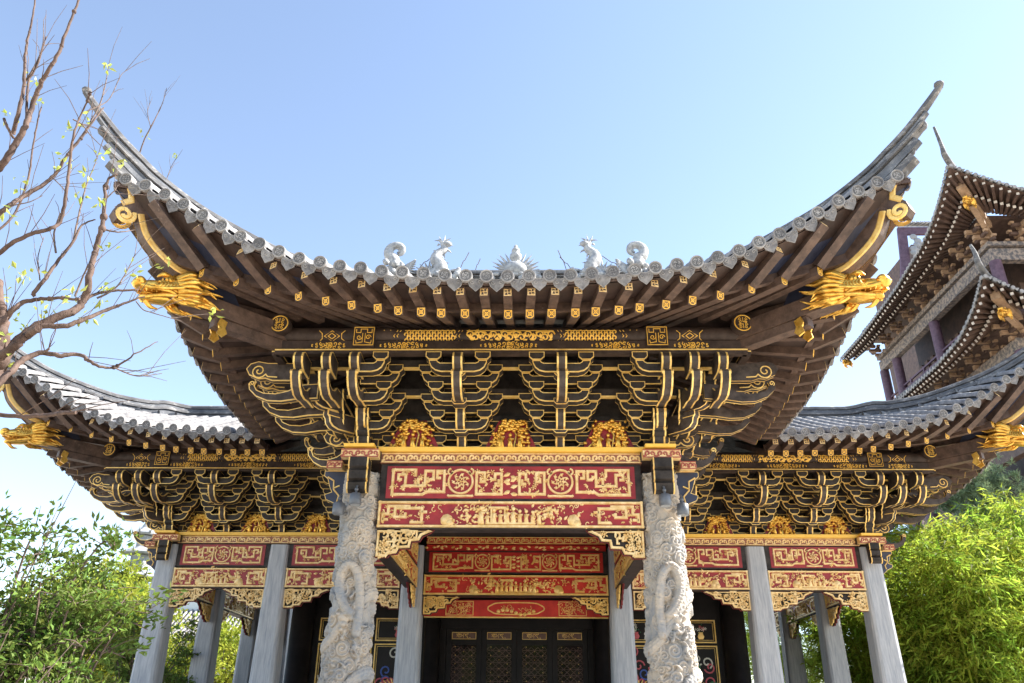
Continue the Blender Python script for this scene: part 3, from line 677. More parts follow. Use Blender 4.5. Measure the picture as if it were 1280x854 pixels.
        for cc, ww in [(c, .48), (c - half * .80, .40), (c + half * .80, .40)] + ([(c - half - .75, .3), (c + half + .75, .3)] if ends[1] else [(c - half - .75, .3)]):
            q = MB()
            for i in range(int(ww / .035)):
                u = cc - ww + (i + .5) * .07; h = .055 * (1 - (abs(u - cc) / ww) ** 2) + .006
                for s2 in (-1, 1): q.stroke(spiral(u, s2 * h * .5, h * .6, h * .15, i, s2 * .9, 7), .014, fl, .005, 0)
            q.stroke(arc(cc, 0, .045, 0, 6.1, 12), .011, fl, .006, 0, True); q.stroke(arc(cc, 0, .02, 0, 6.1, 8), .011, fl, .006, 0, True)
            q.build('gilt_pattern', ['paint'], pu)

# gilded carved figures on red boards between the sets
def figure_board(x, y, w, h, seed):
    q = MB(); r = random.Random(seed); fr = Frame((x, y, 3.925))
    q.prism([(-w, 0), (w, 0), (w * .45, h), (-w * .45, h)], fr, .03, 0)
    q.stroke([(-w * .8, .02), (-w * .45, h * .35), (-w * .3, h * .8)], .035, fr, .05, 1); q.stroke([(w * .1, .0), (w * .2, h * .5), (-w * .05, h * .85)], .03, fr, .05, 1)
    for i in range(120):
        u = r.gauss(0, .30) * w; v = h * (.82 + r.gauss(0, .10)) if i < 60 else h * r.uniform(.05, .8); u = u if i < 60 else r.choice((-1, 1)) * w * (.62 - .35 * v / h) + r.gauss(0, .05)
        q.ball(fr.p(u, min(v, h * .98), .04), (r.uniform(.022, .045), .03, r.uniform(.02, .035)), 1, 7, 5)
    for k, u in enumerate((-.36, -.02, .34)): people(q, fr.at(0, 0, .03), u * w, .0, h * r.uniform(.52, .66), r, 1)
    q.build('gilded_figure_board', ['red', 'gilt'], PAV)
for i, x in enumerate((-1.56, 0, 1.56)): figure_board(x, Y0 - .10, .43, .50, i)
for sx in (-1, 1):
    for i, x in enumerate((3.1, 4.63, 6.04, 7.32)): figure_board(sx * x, Y2 - .10, .36, .44, 10 + i)

# ================================================================== roofs
RISE = np.array([(0, 1.5), (.3, 1.46), (.83, 1.22), (1.33, .93), (1.84, .64), (2.38, .40), (2.9, .24), (3.17, .19), (3.95, .08), (4.75, .02), (5.55, 0), (99, 0)])
RISE2 = np.array([(0, .95), (.5, .80), (1.05, .62), (1.7, .47), (2.16, .36), (2.6, .27), (3.0, .2), (3.36, .14), (4.0, .06), (4.6, .02), (5.55, 0), (99, 0)])
def prof(d): return .42 * d + .018 * d * d
class Eave:
    def __init__(s, B, t, n, s0, s1, c0, c1, dmax, dstart=None, edge=None):
        s.B, s.t, s.n = [np.array((*q, 0), float) for q in (B, t, n)]; s.s0, s.s1, s.c0, s.c1 = s0, s1, c0, c1
        s.dmax, s.dstart = dmax, dstart or (lambda q: 0.); s.edge = edge or (s0, s1)
    def e(s, q): return min(q - s.s0 if s.c0 else 50, s.s1 - q if s.c1 else 50)
    def flare(s, e): return .23 * max(0, 1 - e / 3.5) ** 2
    def p(s, q, d, z): return s.B + s.t * q + s.n * (d - s.flare(s.e(q))) + np.array((0, 0, z))
    def z(s, q, d):
        return ZE + prof(max(d, 0)) + np.interp(s.e(q), RISE[:, 0], RISE[:, 1]) * max(0, 1 - (max(d, 0) / 2.9) ** 2)
    def surf(s, q, d, h=0.): return s.p(q, d, s.z(q, d) + h)
    def zl(s, q, d):
        b = np.interp(d, [.6, 1.75, 3.0], [5.11, 5.62, 6.15])
        return b + np.interp(s.e(q), RISE2[:, 0], RISE2[:, 1]) * max(0, 1 - (d - .6) / 2.3)
    def low(s, q, d, h=0.): return s.p(q, d, s.zl(q, d) + h)
    def qs(s, step, a, b):
        """positions along the eave, measured from its corners so both ends match"""
        if s.c0 and s.c1:
            m = (s.s0 + s.s1) / 2; k = int((s.s1 - m) / step); out = [m + i * step for i in range(-k, k + 1)]
        elif s.c0: out = [s.s0 + .17 + i * step for i in range(int((s.s1 - s.s0) / step))]
        else: out = [s.s1 - .17 - i * step for i in range(int((s.s1 - s.s0) / step))]
        return [q for q in out if a <= q <= b]
STEP = .283
WAN = [[(0, -.036), (0, .036), (-.036, .036)], [(0, -.036), (.036, -.036)], [(-.036, 0), (.036, 0), (.036, .036)], [(-.036, 0), (-.036, -.036)]]
def build_eave(ev, name, parent):
    a, b = ev.edge
    # ---- tile field and tube rows
    q = MB(); r = random.Random(int(abs(ev.s0) * 100))
    for s in ev.qs(STEP, ev.s0, ev.s1):
        d0, d1 = ev.dstart(s), ev.dmax(s)
        if d1 - d0 < .05: continue
        k = max(1, int((d1 - d0) / .30)); ds = []
        for i in range(k): ds += [(d0 + (d1 - d0) * i / k, .080), (d0 + (d1 - d0) * (i + 1) / k - .006, .070)]
        if d0 < .01: ds[0] = (-.03, .083)
        rows = []; jit = r.uniform(-.008, .008)
        for d, rad in ds:
            c = ev.surf(s + jit, d, .045); rows.append([c + ev.t * rad * math.cos(x) + np.array((0, 0, rad * math.sin(x))) for x in np.linspace(-.35, math.pi + .35, 8)])
        q.sheet(rows, 0)
    rows = []
    for s in np.linspace(ev.s0, ev.s1, int((ev.s1 - ev.s0) / .12) + 1):
        d0, d1 = ev.dstart(s), max(ev.dmax(s), ev.dstart(s))
        rows.append([ev.surf(s, d0 + (d1 - d0) * x - (.02 if x == 0 and d0 < .01 else 0), 0) for x in np.linspace(0, 1, 12)])
    q.sheet(rows, 1)
    roof = q.build('roof', ['tile', 'tiledark'], parent)
    # ---- round tile ends and pointed drip tiles
    q = MB()
    def slope(s):
        v = ev.surf(s, 0.) - ev.surf(s, .25); return v / np.linalg.norm(v)
    for s in ev.qs(STEP, a + .02, b - .02):
        o = slope(s) * .35 - ev.n * .65; o /= np.linalg.norm(o)
        tt = ev.surf(s + .05, 0) - ev.surf(s - .05, 0); tt -= o * (tt @ o); tt /= np.linalg.norm(tt); up = np.cross(tt, o); up = up if up[2] > 0 else -up
        c = ev.surf(s + r.uniform(-.007, .007), -.03 + r.uniform(-.012, .012), .042 + r.uniform(-.006, .006)); fr = Frame(c, tt, up, o)
        q.prism(arc(0, 0, .092, 0, 6.283 * 15 / 16, 16), fr.at(0, 0, .03), .06, 0)
        q.prism(arc(0, 0, .070, 0, 6.283 * 13 / 14, 14), fr.at(0, 0, .032), .004, 0)
        for k in range(4): q.stroke(spiral(.032 * math.cos(k * 1.571), .032 * math.sin(k * 1.571), .026, .006, k * 1.571 + s, .9, 7), .011, fr.at(0, 0, .033), .003, 1)
        q.stroke(arc(0, 0, .083, 0, 6.1, 16), .018, fr.at(0, 0, .030), .012, 0, True); q.stroke(arc(0, 0, .060, 0, 6.1, 14), .010, fr.at(0, 0, .033), .003, 1, True)
        for sg in ((STEP / 2,) if s + STEP < b else ()):
            s2 = s + sg; tt = ev.surf(s2 + .05, 0) - ev.surf(s2 - .05, 0); tt /= np.linalg.norm(tt)
            o2 = -ev.n * .82 + np.array((0, 0, -.45)); o2 -= tt * (o2 @ tt); o2 /= np.linalg.norm(o2); up = np.cross(tt, o2); up = up if up[2] > 0 else -up
            fr2 = Frame(ev.surf(s2, -.05 + r.uniform(-.012, .012), -.005 + r.uniform(-.008, .008)), tt, up, o2)
            q.prism([(-.10, .03), (-.06, .005), (0, -.005), (.06, .005), (.10, .03), (.105, -.05), (.085, -.10), (.04, -.135), (0, -.17), (-.04, -.135), (-.085, -.10), (-.105, -.05)], fr2, .03, 2, 0, .010)
            for k in (-1, 1): q.stroke(spiral(k * .05, -.045, .03, .006, 0, k * 1., 8), .010, fr2, .008, 0)
    q.build('tile_edging', ['tile', 'tilecarve', 'driptile'], roof)
    # ---- soffits
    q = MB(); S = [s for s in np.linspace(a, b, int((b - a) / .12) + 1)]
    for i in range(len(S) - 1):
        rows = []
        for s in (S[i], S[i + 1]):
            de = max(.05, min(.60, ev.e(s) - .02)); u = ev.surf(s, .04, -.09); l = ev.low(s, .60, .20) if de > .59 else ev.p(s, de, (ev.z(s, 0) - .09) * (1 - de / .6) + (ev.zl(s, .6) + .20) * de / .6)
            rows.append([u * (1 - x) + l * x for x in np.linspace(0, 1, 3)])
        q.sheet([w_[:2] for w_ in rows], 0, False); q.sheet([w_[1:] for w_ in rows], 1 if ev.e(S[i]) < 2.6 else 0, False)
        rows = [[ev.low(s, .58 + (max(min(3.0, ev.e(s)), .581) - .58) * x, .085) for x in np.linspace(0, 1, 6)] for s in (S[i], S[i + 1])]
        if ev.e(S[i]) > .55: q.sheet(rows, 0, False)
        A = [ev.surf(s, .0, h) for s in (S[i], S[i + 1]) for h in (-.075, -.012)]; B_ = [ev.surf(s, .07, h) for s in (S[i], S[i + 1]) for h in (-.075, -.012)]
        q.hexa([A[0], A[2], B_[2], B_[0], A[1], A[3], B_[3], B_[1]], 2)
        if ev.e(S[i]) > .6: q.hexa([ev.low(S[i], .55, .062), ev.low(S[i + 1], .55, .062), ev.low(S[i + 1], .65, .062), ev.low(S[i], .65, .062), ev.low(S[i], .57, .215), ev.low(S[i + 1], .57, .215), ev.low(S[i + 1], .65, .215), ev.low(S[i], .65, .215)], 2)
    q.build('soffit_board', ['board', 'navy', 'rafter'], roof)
    return roof
EU = [.59, 1.24, 1.87, 2.34, 2.78, 3.18, 3.57, 3.92, 4.27, 4.6, 4.91, 5.23, 5.55]; EL = [1.2, 1.7, 2.16, 2.6, 2.99, 3.36, 3.73, 4.02, 4.34, 4.62, 4.95, 5.25, 5.55]
for i in range(60): EU.append(5.55 + .31 * (i + 1)); EL.append(5.55 + .31 * (i + 1))
def cap_marks(q, A, kind):
    p, d, x, y = A; fr = Frame(p, x, y, -d).at(0, 0, .001)
    if kind == 'fret':
        q.stroke([(-.046, -.050), (.046, -.050), (.046, .050), (-.046, .050)], .012, fr, .004, 1, True)
        for pl in WAN: q.stroke(pl, .011, fr, .004, 1)
    else:
        q.stroke([(-.048, .052), (.048, .052), (.048, -.035), (.022, -.056), (-.022, -.056), (-.048, -.035)][::-1], .014, fr, .004, 1, True)
        for k in (-1, 1): q.stroke([(-.04 * k, .045), (.04 * k, -.045)], .013, fr, .004, 1)
        q.stroke(arc(0, 0, .024, 0, 5.6, 9), .010, fr, .005, 1, True)
def rafters(ev, separate=True):
    a, b = ev.edge; both = ev.c0 and ev.c1; mass = [MB(), MB()]; n = 0
    for k, (eu, el) in enumerate(zip(EU, EL)):
        ein = 4.55 - (4.55 - el) * .35 if el < 4.55 else el
        for side in ((0, 1) if both else (0,) if ev.c0 else (1,)):
            f = (lambda e: ev.s0 + e) if side == 0 else (lambda e: ev.s1 - e)
            if both and (eu > 5.56 or (eu == 5.55 and side)): continue
            su, sl, si = f(eu), f(el), f(ein)
            if not (a < su < b and a < sl < b): continue
            q1 = MB() if separate else mass[0]; q2 = MB() if separate else mass[1]
            U_, L_ = ev.surf(su, .10, -.09), ev.low(sl, .60, .20); nn = np.cross(ev.t, U_ - L_); nn /= np.linalg.norm(nn); nn = nn if nn[2] < 0 else -nn
            hh_ = .125 + .09 * min(1, max(0, (3.0 - eu) / 1.6)); nn = nn * (.005 + hh_ / 2); ax_ = (L_ - U_) / np.linalg.norm(L_ - U_); A = q1.beam(U_ + nn, L_ + nn + ax_ * .02, .12, hh_, 0, up=-nn); cap_marks(q1, A, 'fret')
            tip = ev.low(sl, .50, 0); c = np.array(ev.p(si, 3.0, 0)); d0 = ev.e(sl)
            t2 = ev.low(sl * .6 + si * .4, 1.75, .02) if el > 1.75 else ev.low(sl * .75 + si * .25, 1.2, .02)
            end = t2 + (t2 - tip) * .9
            A = q2.beam(tip, end, .125, .13, 0); cap_marks(q2, A, 'cross')
            if separate: q1.build('flying_rafter', ['rafter', 'cream'], PAV); q2.build('rafter', ['rafter', 'paint'], PAV)
    if not separate:
        for q, nm, c in ((mass[0], 'flying_rafter', 'cream'), (mass[1], 'rafter', 'paint')): q.build(nm, ['rafter', c], PAV)['kind'] = 'stuff'
EC = 3.22                                            # corner tip beyond the column axis, both ways
XE, XW = CX[0] + EC, CX[2] + EC
RIDGE_Y = 15.3
def dm_front(s): return RIDGE_Y - (Y0 - OUT) if abs(s) < 2.9 else XE - abs(s)
front = Eave((0, Y0 - OUT), (1, 0), (0, 1), -XE, XE, True, True, dm_front)
roof_front = build_eave(front, 'front', PAV); rafters(front)
wing_roofs = {}
for sx in (-1, 1):
    sd = Eave((sx * (CX[0] + OUT), 0), (0, 1), (-sx, 0), Y0 - EC, 18.0, True, False, lambda s: min(CX[0] + OUT - 2.9, s - (Y0 - EC)), lambda s: max(0, s - (Y2 - OUT)), (Y0 - EC, Y2 - OUT - .05))
    build_eave(sd, 'side', PAV); rafters(sd)
    t0 = CX[0] + OUT
    if sx < 0: wf = Eave((0, Y2 - OUT), (1, 0), (0, 1), -XW, -2.7, True, False, lambda s: min(2.8, s + XW), lambda s: max(0, t0 + s), (-XW, -t0 + .1))
    else: wf = Eave((0, Y2 - OUT), (1, 0), (0, 1), 2.7, XW, False, True, lambda s: min(2.8, XW - s), lambda s: max(0, t0 - s), (t0 - .1, XW))
    wing_roofs[sx] = build_eave(wf, 'wing', PAV); rafters(wf)
    wo_ = Eave((sx * (CX[2] + OUT), 0), (0, 1), (-sx, 0), Y2 - EC, 30.0, True, False, lambda s: min(2.8, s - (Y2 - EC)))
    build_eave(wo_, 'outer', PAV); rafters(wo_, False)
# main roof behind the ridge, gables and the low hall roof behind the wings
q = MB()
q.sheet([[(x, y, ZE + prof(6.1) - (y - RIDGE_Y) * .55) for x in (-2.9, 2.9)] for y in (RIDGE_Y, 16.5, 18.5)], 1)
q.sheet([[(-8.16, 18.22, 6.66), (8.16, 18.22, 6.66)], [(-4, 23.5, 8.1), (4, 23.5, 8.1)], [(-8.16, 30, 6.66), (8.16, 30, 6.66)]], 1, False)
for sx in (-1, 1):
    q.add([(sx * 8.16, 18.22, 6.66), (sx * 4, 23.5, 8.1), (sx * 8.16, 30, 6.66)], [(0, 1, 2)], 1)
    q.add([(sx * 2.86, 11.6, ZE + 1.0), (sx * 2.86, RIDGE_Y, ZE + prof(6.1)), (sx * 2.86, 18.4, 6.4)], [(0, 1, 2)], 0)
q.build('rear_roof', ['board', 'tiledark'], PAV)
# ceiling over the galleries
q = MB(); q.box(-2.4, 2.4, Y0 + .1, Y2 + .3, 5.0, 5.06); q.box(-7.9, 7.9, Y2 + .32, 28.0, 4.6, 4.66); q.build('ceiling', 'board', PAV)

# ---- hip ridges
def hip_ridge(cx, cy, sx, tail):
    """tail: further ridge points (x, y, top z) beyond the hip"""
    T = [(-.47, 8.10), (-.30, 7.89), (-.07, 7.63), (.15, 7.44), (.4, 7.25), (.85, 7.04), (1.35, 6.93), (1.85, 6.87), (2.36, 6.92), (2.65, 7.02)]
    full = np.array([(sx * (cx - t), cy + t, z) for t, z in T] + tail)
    P = smooth_path(full, 70); q = MB()
    def rail(i0, w0, w1, top, h, mi):
        rows = []
        for i in range(i0, len(P)):
            tg = P[min(i + 1, len(P) - 1)] - P[max(i - 1, 0)]; sd_ = np.cross(tg, (0, 0, 1.)); sd_ /= np.linalg.norm(sd_); up = np.cross(sd_, tg); up /= np.linalg.norm(up)
            f = min(1, (i - i0) / 12); w = w0 + (w1 - w0) * f; hh = h * (.75 + .25 * f); c = P[i] + up * top
            prof_ = [(-w / 2, -hh), (-w / 2 * 1.0, -.02), (-w / 4, 0.012), (w / 4, .012), (w / 2, -.02), (w / 2, -hh), (-w / 2, -hh)]
            rows.append([c + sd_ * u + up * v for u, v in prof_])
        q.sheet(rows, mi, False); q.add(rows[0][:-1], [tuple(range(6))], mi); q.add(rows[-1][:-1], [tuple(range(6))], mi)
    rail(0, .07, .16, 0, .08, 0); rail(7, .09, .13, -.085, .06, 1); rail(9, .16, .21, -.15, .07, 0); rail(12, .10, .15, -.22, .16, 1); rail(15, .17, .22, -.38, .16, 0)
    # knob at the very tip and scrolled stops where the lower courses end
    q.ball(P[0] + (sx * -.0, 0, .0), (.07, .07, .05), 0, 8, 6)
    for i, dz in ((9, -.18), (13, -.33), (16, -.50)):
        q.tube([P[i] + np.array((sx * c * .7, -c * .7, dz + s)) for c, s in spiral(.06, -.0, .08, .015, 1.9, -1.1, 12)], .035, 6, 0)
    return q.build('hip_ridge', ['ridge', 'tiledark'], PAV)
for sx in (-1, 1):
    hip_ridge(XE, Y0 - EC, sx, [(sx * 2.88, 12.3, 7.40), (sx * 2.88, 13.6, 8.10), (sx * 2.88, 15.2, 9.08)])
    hip_ridge(XW, Y2 - EC, sx, [(sx * 8.15, 18.28, 7.06), (sx * 7.6, 18.30, 7.05), (sx * 5.5, 18.30, 7.05), (sx * 3.5, 18.30, 7.05)])
# main ridge with pierced lattice faces
q = MB(); q.box(-2.95, 2.95, RIDGE_Y - .10, RIDGE_Y + .10, 8.5, 8.62, 0); q.box(-2.95, 2.95, RIDGE_Y - .05, RIDGE_Y + .05, 8.62, 9.02, 1)
q.box(-2.95, 2.95, RIDGE_Y - .13, RIDGE_Y + .13, 9.02, 9.07, 0); q.box(-2.95, 2.95, RIDGE_Y - .09, RIDGE_Y + .09, 9.07, 9.13, 2)
fr = Frame((0, RIDGE_Y - .052, 8.64))
for u0, u1 in ((-2.8, -2.0), (-1.9, -.62), (.62, 1.9), (2.0, 2.8)):
    q.stroke([(u0, .02), (u1, .02), (u1, .34), (u0, .34)], .04, fr, .04, 0, True); n = int((u1 - u0) / .085)
    for i in range(n):
        for j in range(4):
            q.stroke(arc(u0 + (i + .5) * (u1 - u0) / n, .05 + (j + .5) * .065, .036, 0, 5.4, 7), .013, fr, .02, 0, True)
main_ridge = q.build('main_ridge', ['ridge', 'tilecarve', 'tile'], PAV)

# ---- white figures on the ridge
def spikes(q, P, rad, off, n, L, side=(0, 0, 1), mi=0):
    P = np.array(P)
    for i in np.linspace(0, len(P) - 2, n).astype(int):
        t = P[i + 1] - P[i]; t /= np.linalg.norm(t); nrm = np.cross(t, (0, 1., 0)) * off
        b = P[i] + nrm * rad * .6; q.tube([b, b + nrm * L * .6 - t * L * .2, b + nrm * L - t * L * .55], [.03, .02, .004], 5, mi, False)
def ridge_tail(x, sx):
    q = MB(); sp = spiral(x + sx * -.02, 9.68, .215, .10, -1.2 if sx > 0 else math.pi + 1.2, sx * .95, 26)
    base = [(x + sx * .30, 8.9), (x + sx * .20, 9.2), (x + sx * .14, 9.42)] if 0 else []
    pts = [(x - sx * .25, 8.95), (x - sx * .12, 9.2), (x + sx * .02, 9.36)] + sp
    P = smooth_path([(u, RIDGE_Y, v) for u, v in pts], 60); q.tube(P, [.16, .13, .10, .085, .07, .05, .025], 10)
    spikes(q, P, .09, sx, 20, .07); r = random.Random(3)
    for i in range(16): q.ball((x + r.uniform(-.32, .2), RIDGE_Y - .12 + r.uniform(-.1, .05), 9.0 + r.uniform(0, .3)), r.uniform(.05, .1), 0, 7, 5)
    for i in range(7): q.tube([(x - sx * .2, RIDGE_Y - .1, 9.0 + .03 * i), (x - sx * (.36 + .02 * i), RIDGE_Y - .2, 9.02 + .05 * i), (x - sx * .5, RIDGE_Y - .2, 8.98 + .06 * i)], [.04, .03, .006], 5)
    q.build('ridge_dragon_tail', 'white', PAV)
def ridge_dragon(x, sx):
    q = MB()                                              # sx: side it stands on; its head rears towards the middle and up
    P = smooth_path([(x + sx * .25, RIDGE_Y, 8.95), (x + sx * .05, RIDGE_Y - .06, 9.05), (x - sx * .02, RIDGE_Y - .1, 9.22), (x + sx * .10, RIDGE_Y - .08, 9.40), (x + sx * .06, RIDGE_Y - .04, 9.58), (x - sx * .07, RIDGE_Y, 9.74), (x - sx * .02, RIDGE_Y, 9.92)], 40)
    q.tube(P, [.16, .17, .16, .14, .12, .10, .09, .05], 10); spikes(q, P, .13, sx, 14, .12); spikes(q, P, .13, -sx, 8, .07)
    for a in np.linspace(-.9, 1.2, 4): q.tube([P[-3], P[-3] + np.array((sx * .10 * math.sin(a), 0, .10)), P[-3] + np.array((sx * .22 * math.sin(a), 0, .24 * math.cos(a)))], [.035, .025, .004], 5, 0, False)
    q.ball(P[-4] + np.array((-sx * .08, -.03, .0)), (.12, .08, .07), 0, 8, 6)
    for i in range(7):
        a = -.9 + i * .32; q.tube([(x + sx * .22, RIDGE_Y - .05, 9.05), (x + sx * (.22 + .16 * math.sin(a)), RIDGE_Y - .05, 9.05 + .16 * math.cos(a)), (x + sx * (.22 + .38 * math.sin(a)), RIDGE_Y - .03, 9.05 + .36 * math.cos(a))], [.055, .04, .006], 6)
    r = random.Random(9)
    for i in range(26): q.ball((x + sx * r.uniform(-.45, .35), RIDGE_Y - .16 + r.uniform(-.08, .08), 8.86 + r.uniform(0, .25)), (r.uniform(.05, .1), .05, r.uniform(.04, .08)), 0, 7, 5)
    q.build('ridge_dragon', 'white', PAV)
for sx in (-1, 1): ridge_tail(sx * 2.72, sx); ridge_dragon(sx * 1.70, sx)
q = MB(); q.lathe([(.09, 0), (.12, .04), (.06, .08), (.10, .13), (.14, .20), (.13, .27), (.07, .32), (.10, .36), (.085, .42), (.04, .47), (.045, .5), (.0, .56)], (0, RIDGE_Y, 9.30), 16)
q.ball((0, RIDGE_Y - .06, 9.15), (.26, .2, .20), 0, 16, 10)
for i in range(13):
    a = R(-82 + i * 164 / 12); L = .52 + .05 * (i % 2); d = np.array((math.sin(a), 0, math.cos(a) * .85)); c = np.array((0, RIDGE_Y - .05, 9.13))
    if abs(a) > .28: q.tube([c + d * .22, c + d * (.22 + .5 * (L - .22)) + np.array((0, 0, .02)), c + d * L + np.array((0, 0, .06))], [.035, .03, .004], 6)
r = random.Random(2)
for i in range(24): q.ball((r.uniform(-.55, .55), RIDGE_Y - .15, 8.88 + r.uniform(0, .2)), (r.uniform(.05, .1), .05, r.uniform(.04, .07)), 0, 7, 5)
q.build('ridge_pearl', 'white', PAV)
for x, dx, dz in ((-2.25, .42, .52), (-1.28, .22, .55), (1.16, -.20, .60), (1.30, -.30, .42), (2.45, -.5, .45), (-.92, .12, .38)):
    q = MB(); q.tube([(x, RIDGE_Y, 9.1), (x + dx * .45, RIDGE_Y - .02, 9.1 + dz * .55), (x + dx * .6, RIDGE_Y, 9.1 + dz * .62), (x + dx, RIDGE_Y, 9.1 + dz)], .009, 5); q.build('ridge_wire', 'barkdark', PAV)

# ---- corner beams, scrolled horns and gilded dragon heads
def dragon_head(o, sx, s=1.0, tilt=0.):
    """local: f forward (outwards on the diagonal), l sideways, z up"""
    c = .70711; Fd = np.array((sx * c, -c, 0)); Ld = np.array((c, sx * c, 0)); Zd = np.array((0, 0, 1.)); ct, st = math.cos(tilt), math.sin(tilt); Fd, Zd = Fd * ct - Zd * st, Zd * ct + Fd * st; o = np.array(o, float)
    W = lambda f, l, z: o + (Fd * f + Ld * l + Zd * z) * s
    q = MB(); ax = (Fd, Ld, Zd); r = random.Random(4); B = lambda f, l, z, a, b_, c_: q.ball(W(f, l, z), (a * s, b_ * s, c_ * s), 0, 14, 9, ax)
    T = lambda pts, rad, fl=1.: q.tube(smooth_path([W(*p_) for p_ in pts], 12), [k * s for k in rad], 7, 0, True, True, fl)
    B(-.05, 0, .02, .36, .22, .20); B(.34, 0, .05, .28, .16, .11); B(.58, 0, .09, .11, .14, .10)                     # skull, muzzle, nose
    B(.28, 0, -.16, .30, .14, .07); B(.50, 0, -.15, .10, .11, .06)                                                   # jaw
    for l in (-1, 1):
        B(.60, l * .10, .12, .07, .05, .05); B(.18, l * .17, .13, .11, .07, .07); q.ball(W(.23, l * .21, .12), .045 * s, 0, 10, 8, ax); q.ball(W(.262, l * .222, .122), .022 * s, 1, 8, 6, ax)   # nostril, brow, eye
        T([(.12, l * .14, .2), (.26, l * .19, .22), (.36, l * .16, .17)], [.04, .045, .01])
        T([(.02, l * .12, .2), (-.2, l * .2, .30), (-.36, l * .24, .28), (-.48, l * .25, .33)], [.05, .045, .03, .008])   # horn
        T([(-.05, l * .2, .10), (-.2, l * .32, .12), (-.32, l * .36, .2)], [.05, .07, .008], .5)                        # ear
        T([(.55, l * .13, .0), (.35, l * .24, -.05), (.05, l * .28, -.02), (-.2, l * .3, .03)], [.022, .03, .03, .01])     # whisker and lip
        T([(.60, l * .12, .02), (.44, l * .17, -.03), (.2, l * .2, -.06), (.06, l * .2, -.13)], [.03, .04, .04, .03])
        T([(.52, l * .1, -.17), (.3, l * .17, -.14), (.08, l * .2, -.13)], [.03, .04, .04])
        for k in range(6): T([(.52 - .08 * k, l * .13, -.03), (.52 - .08 * k, l * .135, -.09)], [.02, .004])
        for k in range(13):                                                                                              # cheek fins and mane, swept back
            a = -1.15 + 2.3 * k / 12; y = .17 * math.cos(a) + .05; z = .22 * math.sin(a)
            L = r.uniform(.16, .42)
            T([(-.02 + .06 * math.cos(a), l * y, z), (-.18, l * (y + .12), z * 1.3 + .04 * math.sin(k * 2.1)), (-.25 - L * .5, l * (y + .06), z * 1.1 + .07 * math.sin(k * 1.7 + 1)), (-.25 - L, l * (y + .08 + r.uniform(0, .06)), z * 1.35 + r.uniform(-.10, .06))], [.06, .065, .05, .006], .55)
        for k in range(8): T([(.12 - .06 * k, l * .16, -.17), (.0 - .07 * k, l * .2, -.26), (-.18 - .07 * k, l * .2, -.28 - .02 * (k % 3))], [.04, .035, .005], .6)
        for k in range(12): T([(-.2 + .05 * k, l * .20, .12 - .02 * (k % 3)), (-.24 + .05 * k, l * .25, .04), (-.17 + .05 * k, l * .25, -.03), (-.12 + .05 * k, l * .22, .02)], [.02, .028, .024, .008])
    for k in range(9): T([(.1 - .06 * k, 0, .2), (.0 - .07 * k, 0, .29), (-.13 - .08 * k, 0, .31)], [.05, .035, .004])
    T([(.32, 0, -.09), (.5, 0, -.07), (.62, 0, -.1)], [.06, .05, .01], .4)                                               # tongue
    T([(.5, 0, -.2), (.42, 0, -.3), (.3, 0, -.32)], [.04, .035, .005])                                                   # beard
    return q
